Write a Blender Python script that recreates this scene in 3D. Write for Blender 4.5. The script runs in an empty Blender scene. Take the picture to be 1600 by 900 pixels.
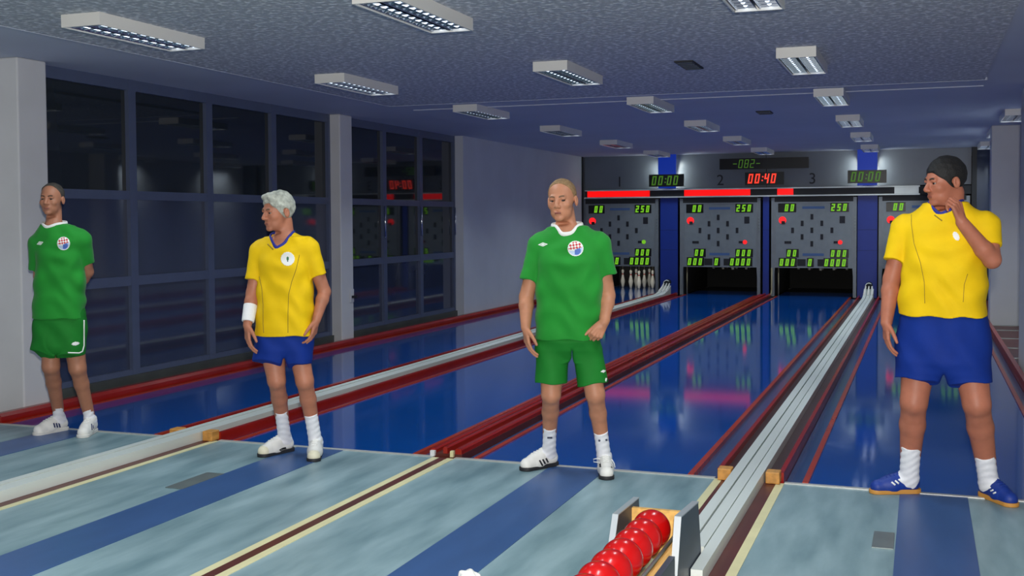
import bpy, bmesh, math, random
import numpy as np
from mathutils import Matrix, Vector

random.seed(4)
scene = bpy.context.scene
COL = scene.collection

# ------------------------------------------------------------------ camera
F_PX, CY = 1737.4, 407.03
CAM = np.array([0.0, -6.5127, 1.53])
FWD = np.array([-0.34609075, 0.93748214, -0.03672098])
RGT = np.array([0.9381692, 0.34613625, -0.00531389])
UPV = np.array([-0.00772878, 0.03628958, 0.99931143])
cd = bpy.data.cameras.new('camera')
cam = bpy.data.objects.new('camera', cd); COL.objects.link(cam)
cd.sensor_width = 36.0
cd.lens = F_PX / 1600.0 * 36.0
cd.shift_y = -(450.0 - CY) / 1600.0
cd.clip_start = 0.05
cam.matrix_world = Matrix(((RGT[0], UPV[0], -FWD[0], CAM[0]), (RGT[1], UPV[1], -FWD[1], CAM[1]),
                           (RGT[2], UPV[2], -FWD[2], CAM[2]), (0, 0, 0, 1)))
scene.camera = cam

# ------------------------------------------------------------------ light
world = bpy.data.worlds.new('world'); scene.world = world
world.use_nodes = True
wb = world.node_tree.nodes['Background']
wb.inputs[0].default_value = (0.30, 0.42, 0.85, 1)
wb.inputs[1].default_value = 0.12

def light(name, typ, loc, energy, color, target=None, **kw):
    ld = bpy.data.lights.new(name, typ); ld.energy = energy; ld.color = color
    for k, v in kw.items(): setattr(ld, k, v)
    o = bpy.data.objects.new(name, ld); COL.objects.link(o); o.location = loc
    if target is not None:
        o.rotation_euler = (Vector(target) - Vector(loc)).to_track_quat('-Z', 'Y').to_euler()
    return o

# the camera's flash; the room's own ceiling lamps carry their light in make_lamp()
light('camera_flash', 'SPOT', (0.05, -6.53, 1.72), 1150, (1.0, 0.97, 0.92), target=(-2.6, 0.5, 1.35),
      spot_size=math.radians(95), spot_blend=0.7, shadow_soft_size=0.05)

vs = scene.view_settings
vs.view_transform = 'Standard'; vs.look = 'None'; vs.gamma = 1.0; vs.exposure = 0.0
vs.use_curve_mapping = False

# ------------------------------------------------------------------ materials
def lin(c):
    return tuple(((x / 255.0) / 12.92 if x / 255.0 <= 0.04045 else ((x / 255.0 + 0.055) / 1.055) ** 2.4) for x in c)

MATS = {}
def mat(name, rgb, rough=0.5, metal=0.0, spec=0.5, emit=None, estr=0.0, var=0.0, vscale=6.0, stretch=(1, 1, 1),
        bump=0.0, bscale=60.0, coat=0.0, var2=None, sheen=0.0, sss=0.0):
    m = bpy.data.materials.new(name); m.use_nodes = True
    nt = m.node_tree; b = nt.nodes['Principled BSDF']
    c = lin(rgb) + (1.0,)
    b.inputs['Base Color'].default_value = c
    b.inputs['Roughness'].default_value = rough
    b.inputs['Metallic'].default_value = metal
    b.inputs['Specular IOR Level'].default_value = spec
    if coat: b.inputs['Coat Weight'].default_value = coat; b.inputs['Coat Roughness'].default_value = 0.05
    if sheen: b.inputs['Sheen Weight'].default_value = sheen
    if sss:
        b.inputs['Subsurface Weight'].default_value = sss
        b.inputs['Subsurface Radius'].default_value = (0.012, 0.005, 0.003)
    if emit is not None:
        b.inputs['Emission Color'].default_value = lin(emit) + (1.0,)
        b.inputs['Emission Strength'].default_value = estr
    if var > 0 or bump > 0:
        tc = nt.nodes.new('ShaderNodeTexCoord'); mp = nt.nodes.new('ShaderNodeMapping')
        mp.inputs['Scale'].default_value = stretch
        nt.links.new(tc.outputs['Object'], mp.inputs['Vector'])
    if var > 0:
        n = nt.nodes.new('ShaderNodeTexNoise'); n.inputs['Scale'].default_value = vscale
        n.inputs['Detail'].default_value = 5.0
        nt.links.new(mp.outputs[0], n.inputs['Vector'])
        r = nt.nodes.new('ShaderNodeValToRGB')
        r.color_ramp.elements[0].position = 0.3; r.color_ramp.elements[1].position = 0.7
        lo = tuple(max(0.0, x * (1 - var)) for x in c[:3]) + (1,)
        hi = (lin(var2) + (1,)) if var2 else tuple(min(1.0, x * (1 + var)) for x in c[:3]) + (1,)
        r.color_ramp.elements[0].color = lo; r.color_ramp.elements[1].color = hi
        nt.links.new(n.outputs['Fac'], r.inputs['Fac'])
        nt.links.new(r.outputs['Color'], b.inputs['Base Color'])
    if bump > 0:
        n2 = nt.nodes.new('ShaderNodeTexNoise'); n2.inputs['Scale'].default_value = bscale
        n2.inputs['Detail'].default_value = 3.0
        nt.links.new(mp.outputs[0], n2.inputs['Vector'])
        bp = nt.nodes.new('ShaderNodeBump'); bp.inputs['Strength'].default_value = bump
        bp.inputs['Distance'].default_value = 0.01
        nt.links.new(n2.outputs['Fac'], bp.inputs['Height'])
        nt.links.new(bp.outputs[0], b.inputs['Normal'])
    MATS[name] = m
    return m

mat('wall_paint', (196, 200, 208), 0.7, var=0.04, vscale=2.0)
mat('ceiling_paint', (184, 190, 204), 0.75, var=0.05, vscale=0.8)
mat('pillar_paint', (205, 205, 206), 0.65, var=0.04, vscale=2.5)
mat('frame_blue', (80, 90, 116), 0.4, var=0.05)
mat('glass_dark', (36, 42, 45), 0.03, spec=0.6)
mat('panel_blue', (52, 60, 82), 0.05, spec=0.8, var=0.12, vscale=1.5)
mat('plinth_grey', (70, 74, 72), 0.4, var=0.2, vscale=4)
mat('lane_blue', (8, 72, 150), 0.07, spec=0.55, var=0.06, vscale=2.0)
mat('gutter_blue', (54, 80, 122), 0.18, spec=0.5, var=0.1, vscale=3.0)
mat('red_rail', (150, 26, 14), 0.25, spec=0.5, var=0.12, vscale=3.0)
mat('red_strip', (168, 54, 28), 0.25, var=0.12, vscale=3.0)
mat('brown_board', (84, 34, 26), 0.4, var=0.15, vscale=4.0)
mat('dark_brown', (58, 28, 24), 0.45, var=0.2, vscale=4.0)
mat('vinyl', (108, 138, 146), 0.42, spec=0.4, var=0.12, vscale=2.6, stretch=(2.4, 0.5, 1), var2=(148, 172, 178))
mat('vinyl_blue', (54, 86, 134), 0.38, spec=0.4, var=0.08, vscale=5.0, stretch=(1.5, 0.4, 1))
mat('cream', (214, 206, 160), 0.5, var=0.06)
mat('steel_edge', (200, 200, 195), 0.35, metal=0.4)
mat('aluminium', (222, 228, 222), 0.38, metal=0.25, var=0.05, vscale=5, stretch=(1, 0.1, 1))
mat('groove', (70, 84, 84), 0.5)
mat('steel_plate', (140, 150, 148), 0.4, metal=0.7, var=0.1)
mat('wood', (196, 138, 66), 0.5, var=0.2, vscale=6, stretch=(6, 1, 6))
mat('pine', (222, 172, 96), 0.45, var=0.16, vscale=8, stretch=(6, 1, 6))
mat('ball_red', (176, 8, 8), 0.20, spec=0.5)
mat('rack_dark', (52, 62, 76), 0.45, var=0.08)
mat('rack_edge', (176, 182, 186), 0.4, metal=0.3)
mat('lamp_white', (222, 220, 214), 0.45)
mat('lamp_reflector', (170, 180, 196), 0.16, metal=1.0)
mat('lamp_blade', (188, 196, 206), 0.18, metal=1.0)
mat('lamp_tube', (235, 240, 245), 0.12, spec=0.8, emit=(215, 232, 255), estr=2.5)
mat('vent_dark', (22, 24, 28), 0.6)
mat('fascia', (104, 112, 122), 0.35, var=0.06, vscale=2)
mat('machine_grey', (128, 134, 138), 0.4, metal=0.35, var=0.05)
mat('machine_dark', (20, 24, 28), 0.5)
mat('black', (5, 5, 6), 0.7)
mat('blue_column', (12, 48, 140), 0.4, var=0.05)
mat('blue_column_glow', (14, 54, 160), 0.4, emit=(16, 60, 190), estr=0.35)  # brighter column blue; its emission stands in for lamplight on the upper shafts
mat('score_face', (126, 134, 138), 0.4, metal=0.2, var=0.06, vscale=8)
mat('score_print', (74, 104, 150), 0.5)
mat('display_black', (6, 9, 7), 0.3)
mat('led_green', (10, 30, 6), 0.4, emit=(126, 205, 40), estr=0.8)
mat('led_green_dim', (10, 24, 6), 0.4, emit=(90, 150, 40), estr=0.45)
mat('led_red', (60, 6, 4), 0.4, emit=(255, 60, 40), estr=1.3)
mat('lamp_red', (90, 8, 8), 0.4, emit=(255, 30, 34), estr=1.2)
mat('bar_red', (120, 6, 6), 0.4, emit=(255, 8, 6), estr=1.0)
mat('number_dark', (16, 20, 30), 0.5)
mat('pin_white', (228, 226, 214), 0.3, spec=0.5)
mat('pin_band', (190, 30, 24), 0.35)
mat('cord', (150, 140, 110), 0.6)
mat('chrome', (230, 232, 235), 0.22, metal=1.0)
mat('socket_white', (215, 215, 215), 0.4)
mat('towel', (228, 226, 220), 0.9, bump=0.3, bscale=120)

def ceiling_texture():
    m = mat('ceiling_texture', (150, 154, 164), 0.8)
    nt = m.node_tree; b = nt.nodes['Principled BSDF']
    tc = nt.nodes.new('ShaderNodeTexCoord')
    v = nt.nodes.new('ShaderNodeTexNoise'); v.inputs['Scale'].default_value = 25; v.inputs['Detail'].default_value = 2.0
    nt.links.new(tc.outputs['Object'], v.inputs['Vector'])
    r = nt.nodes.new('ShaderNodeValToRGB')
    r.color_ramp.elements[0].position = 0.48; r.color_ramp.elements[1].position = 0.66
    r.color_ramp.elements[0].color = lin((168, 172, 180)) + (1,)
    r.color_ramp.elements[1].color = lin((226, 228, 232)) + (1,)
    nt.links.new(v.outputs['Fac'], r.inputs['Fac'])
    nt.links.new(r.outputs['Color'], b.inputs['Base Color'])
    bp = nt.nodes.new('ShaderNodeBump'); bp.inputs['Strength'].default_value = 0.6; bp.inputs['Distance'].default_value = 0.02
    nt.links.new(r.outputs['Color'], bp.inputs['Height']); nt.links.new(bp.outputs[0], b.inputs['Normal'])
ceiling_texture()

# ------------------------------------------------------------------ helpers
def link(name, me, m=None, parent=None, smooth=False):
    if m is not None:
        for mm in (m if isinstance(m, (list, tuple)) else [m]):
            me.materials.append(MATS[mm] if isinstance(mm, str) else mm)
    if smooth: me.polygons.foreach_set('use_smooth', [True] * len(me.polygons))
    o = bpy.data.objects.new(name, me); COL.objects.link(o)
    if parent is not None: o.parent = parent
    return o

def tag(o, label, cat, group=None, kind=None):
    o['label'] = label; o['category'] = cat
    if group: o['group'] = group
    if kind: o['kind'] = kind
    return o

def struct(o):
    o['kind'] = 'structure'; return o

def empty(name, loc=(0, 0, 0), rz=0.0):
    o = bpy.data.objects.new(name, None); COL.objects.link(o)
    o.location = loc; o.rotation_euler = (0, 0, rz); o.empty_display_size = 0.05
    return o

class MB:
    """collects boxes, prisms, tubes into one mesh"""
    def __init__(s): s.v = []; s.f = []
    def box(s, x0, x1, y0, y1, z0, z1):
        n = len(s.v)
        s.v += [(x0, y0, z0), (x1, y0, z0), (x1, y1, z0), (x0, y1, z0), (x0, y0, z1), (x1, y0, z1), (x1, y1, z1), (x0, y1, z1)]
        s.f += [tuple(n + i for i in q) for q in ((0, 3, 2, 1), (4, 5, 6, 7), (0, 1, 5, 4), (1, 2, 6, 5), (2, 3, 7, 6), (3, 0, 4, 7))]
        return s
    def prism(s, poly, axis, a, b):
        """poly: 2D points; extruded along axis (0,1,2) from a to b"""
        n = len(s.v); k = len(poly)
        for t in (a, b):
            for p in poly:
                q = list(p); q.insert(axis, t); s.v.append(tuple(q))
        s.f.append(tuple(n + i for i in range(k))[::-1]); s.f.append(tuple(n + k + i for i in range(k)))
        for i in range(k):
            j = (i + 1) % k; s.f.append((n + i, n + j, n + k + j, n + k + i))
        return s
    def tube(s, pts, r, seg=10, closed=False, sz=None):
        pts = [Vector(p) for p in pts]; n0 = len(s.v); N = len(pts)
        up = None
        for i, p in enumerate(pts):
            if closed: t = pts[(i + 1) % N] - pts[i - 1]
            else: t = pts[min(i + 1, N - 1)] - pts[max(i - 1, 0)]
            t.normalize()
            if up is None: up = Vector((0, 0, 1)) if abs(t.z) < 0.9 else Vector((1, 0, 0))
            a = t.cross(up).normalized(); b = a.cross(t).normalized()
            rr = r[i] if isinstance(r, (list, tuple)) else r
            for k in range(seg):
                w = 2 * math.pi * k / seg
                s.v.append(tuple(p + a * math.cos(w) * rr + b * math.sin(w) * rr * (sz or 1.0)))
        for i in range(N if closed else N - 1):
            for k in range(seg):
                k2 = (k + 1) % seg; j = (i + 1) % N
                s.f.append((n0 + i * seg + k, n0 + i * seg + k2, n0 + j * seg + k2, n0 + j * seg + k))
        if not closed:
            s.f.append(tuple(n0 + k for k in range(seg))[::-1]); s.f.append(tuple(n0 + (N - 1) * seg + k for k in range(seg)))
        return s
    def lathe(s, prof, seg=24, cx=0, cy=0):
        n0 = len(s.v)
        for r, z in prof:
            for k in range(seg):
                w = 2 * math.pi * k / seg; s.v.append((cx + r * math.cos(w), cy + r * math.sin(w), z))
        for i in range(len(prof) - 1):
            for k in range(seg):
                k2 = (k + 1) % seg
                s.f.append((n0 + i * seg + k, n0 + i * seg + k2, n0 + (i + 1) * seg + k2, n0 + (i + 1) * seg + k))
        s.f.append(tuple(n0 + k for k in range(seg))[::-1])
        s.f.append(tuple(n0 + (len(prof) - 1) * seg + k for k in range(seg)))
        return s
    def mesh(s, name):
        me = bpy.data.meshes.new(name); me.from_pydata(s.v, [], s.f); me.update(); return me
    def build(s, name, m, parent=None, smooth=False, bevel=0.0):
        o = link(name, s.mesh(name), m, parent, smooth)
        if bevel > 0:
            md = o.modifiers.new('bevel', 'BEVEL'); md.width = bevel; md.segments = 2; md.limit_method = 'ANGLE'
        return o

def box(name, x0, x1, y0, y1, z0, z1, m, parent=None, bevel=0.0):
    return MB().box(x0, x1, y0, y1, z0, z1).build(name, m, parent, bevel=bevel)

# ------------------------------------------------------------------ plan (metres; foul line at y = 0)
HC = 2.82
LANES = (-5.823, -3.781, -1.974, 0.068)
RET = (-4.785, -0.935)            # ball returns
DIV = -2.878                      # divider of lanes 2 and 3
YM = 15.69                        # front of the machines
WL = -6.63                        # left wall face
YB = -11.0                        # hall goes on behind the photographer

# ------------------------------------------------------------------ structure
fl = struct(box('floor', -7.4, 1.6, YB, 0.0, -0.25, 0.0, 'vinyl'))
struct(box('floor_base', -7.4, 1.6, 0.0, 19.2, -0.25, -0.06, 'dark_brown'))
for i, c in enumerate(LANES):
    box('centre_strip', c - 0.175, c + 0.175, -5.5, -0.012, 0.0, 0.003, 'vinyl_blue', fl)
for i, r in enumerate(RET):
    for a, b, m in ((-0.20, -0.155, 'cream'), (-0.155, 0.155, 'brown_board'), (0.155, 0.20, 'cream')):
        box('floor_stripe', r + a, r + b, -6.0, -0.012, 0.0, 0.003, m, fl)
for a, b, m in ((-0.075, -0.028, 'cream'), (-0.028, 0.028, 'brown_board'), (0.028, 0.075, 'cream')):
    box('floor_stripe', DIV + a, DIV + b, -6.0, -0.012, 0.0, 0.003, m, fl)
for a, b in ((-6.6, RET[0] - 0.2), (RET[0] + 0.2, DIV - 0.075), (DIV + 0.075, RET[1] - 0.2), (RET[1] + 0.2, 0.9)):
    box('foul_edge', a, b, -0.012, 0.022, -0.02, 0.006, 'steel_edge', fl)

ce = struct(box('ceiling', -7.4, 1.6, YB, 19.2, HC, HC + 0.15, 'ceiling_paint'))
box('textured_panel', -5.58, 0.53, YB, 4.68, HC - 0.022, HC, 'ceiling_texture', ce)
box('panel_trim', -5.60, 0.55, 4.68, 4.72, HC - 0.026, HC, 'ceiling_paint', ce)
box('panel_trim', -5.60, -5.58, YB, 4.68, HC - 0.026, HC, 'ceiling_paint', ce)
box('panel_trim', -5.60, 0.55, 5.35, 5.37, HC - 0.01, HC, 'ceiling_paint', ce)

wl = struct(box('wall_left', -6.95, WL, 9.30, 18.9, -0.1, HC, 'wall_paint'))
struct(box('wall_left_near', -7.2, -6.93, YB, 0.40, 0.0, HC, 'wall_paint'))
struct(box('wall_far', -7.4, 1.6, 18.9, 19.1, -0.1, HC, 'machine_dark'))
struct(box('wall_right', 1.30, 1.5, 2.0, 18.9, -0.1, HC, 'wall_paint'))
struct(box('wall_right_near', 1.30, 1.5, YB, 2.0, -0.1, HC, 'wall_paint'))
for y0, y1, n in ((0.33, 0.64, 1), (5.45, 5.755, 2)):
    p = struct(box('pillar_left', -6.95, WL, y0, y1, 0.0, HC, 'pillar_paint', bevel=0.012))
for y0, y1 in ((5.3, 5.95), (10.6, 11.0)):
    p = struct(box('pillar_right', 0.905 if y0 > 8 else 0.935, 1.31, y0, y1, -0.06, HC, 'pillar_paint', bevel=0.012))

def window_wall(name, ya, yb, mull, glints=False):
    w = struct(empty(name, (-6.80, ya, 0.0)))
    L = yb - ya
    box('sill_plinth', -0.10, 0.06, 0, L, 0.0, 0.13, 'plinth_grey', w)
    rails = [(0.13, 0.18), (0.947, 1.035), (1.73, 1.81), (2.72, HC)]
    for z0, z1 in rails: box('rail', -0.03, 0.03, 0, L, z0, z1, 'frame_blue', w)
    ys = [0.0] + [m - ya for m in mull] + [L]
    for k, m in enumerate(ys):
        a, b = (m - 0.05, m + 0.05)
        if k == 0: a, b = 0, 0.05
        if k == len(ys) - 1: a, b = L - 0.05, L
        box('mullion', -0.032, 0.034, a, b, 0.13, HC, 'frame_blue', w)
    for k in range(len(ys) - 1):
        a, b = ys[k] + 0.05, ys[k + 1] - 0.05
        box('panel', -0.012, -0.004, a, b, 0.18, 0.947, 'panel_blue', w)
        box('pane' if glints else 'panel', -0.012, -0.004, a, b, 1.035, 1.73, 'glass_dark' if glints else 'panel_blue', w)
        box('pane', -0.016, -0.008, a, b, 1.81, 2.72, 'glass_dark', w)
        if glints: MB().tube([(0.045, b + 0.03, 1.30), (0.045, b + 0.03, 1.72)], 0.010, 10).build('sash_edge_strip', 'chrome', w, True)  # chrome sash edges, added to catch glints of the flash
    return w
window_wall('window_1', 0.64, 5.45, (1.84, 3.01, 4.20))
window_wall('window_2', 5.755, 9.30, (6.91, 8.065), True)
# dim service room behind the panes
struct(box('wall_left_outer', -7.36, -7.3, 0.3, 9.4, 0.0, HC, 'wall_paint'))

# red kick board along the left wall
sk = struct(MB().prism([(WL + 0.0, 0.0), (WL + 0.075, 0.0), (WL + 0.075, 0.05), (WL + 0.055, 0.075), (WL + 0.0, 0.075)], 1, 0, 1).build('baseboard_left', 'red_rail'))
sk.data.transform(Matrix.Scale(15.6, 4, (0, 1, 0))); sk.location.y = 0.02

# ------------------------------------------------------------------ lanes
LNAMES = ('under the dark windows at the left wall', 'between the left ball return and the central red divider',
          'between the central red divider and the right ball return', 'at the right wall behind the man in blue shorts')
def lane(i):
    c = LANES[i]
    left = {0: WL + 0.075, 1: RET[0] + 0.194, 2: DIV + 0.12, 3: RET[1] + 0.194}[i]
    right = {0: RET[0] - 0.194, 1: DIV - 0.10, 2: RET[1] - 0.194, 3: 0.85}[i]
    e = empty('bowling_lane', (c, 0, 0))
    tag(e, 'glossy blue bowling lane ' + LNAMES[i], 'bowling lane', 'blue bowling lanes')
    hw = 0.672
    box('lane_surface', -hw, hw, 0.022, 15.66, -0.06, 0.0, 'lane_blue', e)
    for s in (-1, 1):
        a, b = sorted((s * hw, s * (hw + 0.034)))
        box('edge_strip', a, b, 0.022, 15.66, -0.03, 0.010, 'red_strip', e)
    box('gutter', left - c, -hw - 0.034, 0.022, 15.66, -0.06, -0.022, 'gutter_blue', e)
    box('gutter', hw + 0.034, right - c, 0.022, 15.66, -0.06, -0.022, 'gutter_blue', e)
for i in range(4): lane(i)

# divider of lanes 2 and 3
dv = tag(empty('lane_divider', (DIV, 0, 0)), 'dark red triple rail divider running down between the two middle lanes', 'divider')
box('base_board', -0.10, 0.115, 0.025, 15.6, -0.06, 0.022, 'brown_board', dv)
for x, w, h in ((-0.088, 0.036, 0.052), (-0.004, 0.030, 0.066), (0.088, 0.044, 0.058)):
    MB().prism([(x - w / 2, 0.0), (x + w / 2, 0.0), (x + w / 2, h - 0.010), (x + w / 2 - 0.008, h), (x - w / 2 + 0.008, h), (x - w / 2, h - 0.010)], 1, 0.03, 15.6).build('rail', 'red_rail', dv)
box('end_cap', 0.040, 0.062, 0.004, 0.03, 0.006, 0.045, 'cream', dv)
box('end_cap', -0.10, -0.07, 0.004, 0.03, 0.006, 0.04, 'socket_white', dv)
MB().tube([(0.10, 15.54, 0.03), (0.112, 15.60, 0.06), (0.118, 15.63, 0.14), (0.118, 15.64, 0.56)], 0.014, 8).build('guard_rod', 'cord', dv, True)

# rail on the right of lane 4, brown walkway
rr = tag(empty('lane_rail', (0.875, 0, 0)), 'dark red rail along the outer right edge of the right lane', 'rail')
box('rail', -0.022, 0.022, 0.02, 15.6, -0.06, 0.075, 'red_rail', rr)
wk = tag(empty('walkway', (1.10, 0, 0)), 'dark brown wooden walkway with pale cross strips beside the right pillar', 'walkway')
for a, b in ((0.0, 5.29), (5.96, 10.59), (11.01, 15.6)): box('deck', -0.20, 0.195, a, b, -0.06, 0.0, 'brown_board', wk)
for y in (6.6, 7.6, 8.7, 9.8, 10.5): box('cross_strip', -0.18, 0.19, y, y + 0.05, 0.0, 0.006, 'steel_plate', wk)

# ------------------------------------------------------------------ ball returns
def ball_return(i):
    c = RET[i]
    e = empty('ball_return', (c, 0, 0))
    tag(e, ('grey aluminium ball return track between the two left lanes', 'grey aluminium ball return track leading to the rack of red balls')[i], 'ball return', 'ball returns')
    y0 = -6.2 if i == 0 else -1.60
    zt = 0.068
    # bed boards beside the track, on the lane side of the foul line
    for s in (-1, 1):
        a, b = sorted((s * 0.085, s * 0.165)); box('side_board', a, b, 0.03, 15.3, -0.06, 0.016, 'dark_brown', e)
        a, b = sorted((s * 0.165, s * 0.192)); box('red_rail', a, b, 0.03, 15.5, -0.06, 0.055, 'red_rail', e)
        a, b = sorted((s * 0.098, s * 0.178)); MB().box(a, b, -0.055, 0.035, 0.004, 0.072).build('wood_block', 'wood', e, bevel=0.006)
    # track: climbing ends at the machine
    def prof(y):
        if y < 14.6: return zt
        t = (y - 14.6) / 0.75
        return zt + 0.13 * t * t
    ys = [y0, -0.06, 2, 5, 8, 11, 14.6, 14.8, 15.0, 15.15, 15.35]
    for a, b, m, dz in ((-0.088, -0.034, 'aluminium', 0.0), (-0.034, -0.026, 'groove', -0.012), (-0.026, 0.030, 'aluminium', -0.004), (0.030, 0.038, 'groove', -0.012), (0.038, 0.088, 'aluminium', 0.0)):
        mb = MB()
        for k in range(len(ys) - 1):
            ya, yb = (-1.95 if (i == 1 and k == 0 and a > 0.037) else ys[k]), ys[k + 1]; za, zb = prof(ya) + dz, prof(yb) + dz
            n = len(mb.v); lo = 0.004 if yb <= 0.03 else -0.0
            mb.v += [(a, ya, lo), (b, ya, lo), (b, ya, za), (a, ya, za), (a, yb, lo), (b, yb, lo), (b, yb, zb), (a, yb, zb)]
            mb.f += [tuple(n + q for q in f) for f in ((0, 1, 2, 3), (5, 4, 7, 6), (3, 2, 6, 7), (1, 5, 6, 2), (4, 0, 3, 7), (0, 4, 5, 1))]
        mb.build('track_rail' if m == 'aluminium' else 'groove', m, e)
    # mouth at the machine
    mo = MB().tube([(0, 15.36, 0.24), (0, 15.52, 0.26)], 0.062, 20).build('return_mouth', 'machine_dark', e, True)
    MB().tube([(0.062 * math.cos(t), 15.355, 0.24 + 0.062 * math.sin(t)) for t in [k * math.pi / 12 for k in range(3, 22 - 9)]], 0.010, 6).build('mouth_ring', 'aluminium', mo, True)
    for x in (-0.07, 0.0, 0.07):
        MB().tube([(x, 14.95, 0.10), (x * 0.9, 15.2, 0.17), (x * 0.8, 15.36, 0.235)], 0.016, 8).build('lift_rail', 'lamp_white', e, True)
for i in range(2): ball_return(i)

# ------------------------------------------------------------------ ball rack and balls
rk = tag(empty('ball_rack', (-1.05, -2.0, 0)), 'dark grey ball rack with pine slats holding the red balls', 'ball rack')
def plate(x0, x1, yf0, yf1, yb0, yb1, zf, zb):
    """trapezoid plate: front edge leans back, back edge flares to the floor"""
    o = MB().prism([(yf0, 0.0), (yb0, 0.0), (yb1, zb), (yf1, zf)], 0, x0, x1).build('side_plate', 'rack_dark', rk)
    MB().prism([(yf1 - 0.004, zf + 0.001), (yb1, zb + 0.001), (yb1, zb + 0.006), (yf1 - 0.004, zf + 0.006)], 0, x0 - 0.002, x1 + 0.002).build('edge_trim', 'rack_edge', o)
    MB().prism([(yf0 - 0.007, 0.004), (yf0, 0.004), (yf1, zf + 0.004), (yf1 - 0.007, zf + 0.004)], 0, x0 - 0.002, x1 + 0.002).build('edge_trim', 'rack_edge', o)
plate(-0.158, -0.136, -0.21, -0.03, 0.37, 0.33, 0.290, 0.275)
plate(0.124, 0.148, -0.24, -0.12, 0.33, 0.245, 0.328, 0.300)
box('end_board', -0.136, 0.124, 0.20, 0.225, 0.05, 0.265, 'pine', rk)
for x in (-0.09, 0.085): box('slat', x - 0.022, x + 0.022, -1.3, 0.20, 0.13, 0.165, 'pine', rk, bevel=0.004)
box('slat', 0.100, 0.123, -1.3, 0.20, 0.17, 0.20, 'pine', rk, bevel=0.004)
MB().tube([(0.088, -1.3, 0.205), (0.088, 0.19, 0.205)], 0.008, 8).build('guide_rod', 'steel_plate', rk, True)
box('side_rail', 0.124, 0.148, -1.3, -0.24, 0.02, 0.205, 'rack_dark', rk)
box('side_rail', -0.158, -0.136, -1.3, -0.21, 0.02, 0.175, 'rack_dark', rk)
bm = bmesh.new(); bmesh.ops.create_uvsphere(bm, u_segments=40, v_segments=24, radius=0.080)
ball_me = bpy.data.meshes.new('ball'); bm.to_mesh(ball_me); bm.free()
ORD = ('first', 'second', 'third', 'fourth', 'fifth', 'sixth', 'seventh', 'eighth')
for k in range(7):
    b = link('bowling_ball', ball_me, 'ball_red' if k == 0 else None, smooth=True)
    b.location = (-1.047, -2.02 - 0.161 * k, 0.242 + 0.004 * k)
    tag(b, 'shiny red bowling ball, %s in the rack counted from its far end board' % ORD[k], 'bowling ball', 'red balls in the rack')

# small fittings on the floor
tag(MB().box(-0.06, 0.06, -0.20, 0.20, 0.0, 0.004).build('floor_plate', 'steel_plate'), 'thin steel plate set in the approach left of the blue strip, by the white wristband', 'floor plate').location = (-4.01, -1.06, 0.001)
p = MB().box(-0.045, 0.05, -0.14, 0.14, 0.0, 0.004).build('floor_plate', 'steel_plate')
tag(p, 'small steel plate set in the approach at right, before the blue shoes', 'floor plate').location = (-0.165, -1.01, 0.001)
sn = tag(empty('foul_sensor', (-6.60, 0.0, 0.0)), 'small bright foul line sensor on the floor at the left pillar', 'sensor')
MB().lathe([(0.032, 0.0), (0.032, 0.03), (0.024, 0.05), (0.0, 0.056)], 16).build('housing', 'chrome', sn, True)
box('bracket', -0.05, -0.02, -0.02, 0.02, 0.0, 0.03, 'socket_white', sn)
# white towel at the lower edge
bm = bmesh.new(); bmesh.ops.create_icosphere(bm, subdivisions=4, radius=1.0)
for v in bm.verts:
    n = 0.12 * math.sin(7 * v.co.x + 3 * v.co.y) + 0.1 * math.sin(9 * v.co.y - 4 * v.co.z)
    v.co = Vector((v.co.x * 0.085, v.co.y * 0.075, max(0.0, v.co.z) * 0.05)) * (1 + n)
    v.co.z = max(0.0, v.co.z)
me = bpy.data.meshes.new('towel'); bm.to_mesh(me); bm.free()
tw = tag(link('towel', me, 'towel', smooth=True), 'crumpled white towel lying on the blue strip at the lower edge', 'towel'); tw.location = (-1.81, -2.17, 0.003); tw.scale = (0.55, 0.55, 0.6)

# light switch on the second pillar
sw = tag(empty('wall_switch', (WL + 0.002, 5.70, 0.62)), 'small white socket plate with black plug on the middle left pillar', 'socket')
box('plate', 0, 0.01, -0.05, 0.04, -0.10, 0.06, 'socket_white', sw)
box('plug', 0.01, 0.05, -0.02, 0.05, -0.05, -0.02, 'vent_dark', sw)

# ------------------------------------------------------------------ ceiling lights
def make_lamp():
    e = empty('ceiling_light')
    W, L, H = 0.145, 1.05, 0.078
    box('housing_end', -W, W, 0, 0.012, -H, 0, 'lamp_white', e)
    box('housing_end', -W, W, L - 0.012, L, -H, 0, 'lamp_white', e)
    box('housing_side', -W, -W + 0.012, 0.012, L - 0.012, -H, 0, 'lamp_white', e)
    box('housing_side', W - 0.012, W, 0.012, L - 0.012, -H, 0, 'lamp_white', e)
    box('back_plate', -W + 0.012, W - 0.012, 0.012, L - 0.012, -0.012, -0.002, 'lamp_reflector', e)
    for x in (-0.067, 0.067):
        for s in (-1, 1):
            MB().prism([(x + s * 0.060, -0.072), (x + s * 0.056, -0.072), (x + s * 0.030, -0.014), (x + s * 0.034, -0.014)], 1, 0.014, L - 0.014).build('reflector', 'lamp_reflector', e)
        MB().tube([(x, 0.02, -0.051), (x, L - 0.02, -0.051)], 0.013, 12).build('tube', 'lamp_tube', e, True)
        n = 11
        for k in range(n):
            y = 0.07 + (L - 0.14) * k / (n - 1)
            MB().prism([(y - 0.005, -0.052), (y + 0.005, -0.052), (y + 0.0015, -0.070), (y - 0.0015, -0.070)], 0, x - 0.05, x + 0.05).build('louvre_blade', 'lamp_blade', e)
    lt = light('tube_light', 'AREA', (0, L / 2, -H - 0.004), 12.5, (0.84, 0.95, 1.0), shape='RECTANGLE', size=0.24, size_y=0.98)
    lt.data.spread = math.radians(125); lt.parent = e
    return e
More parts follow.
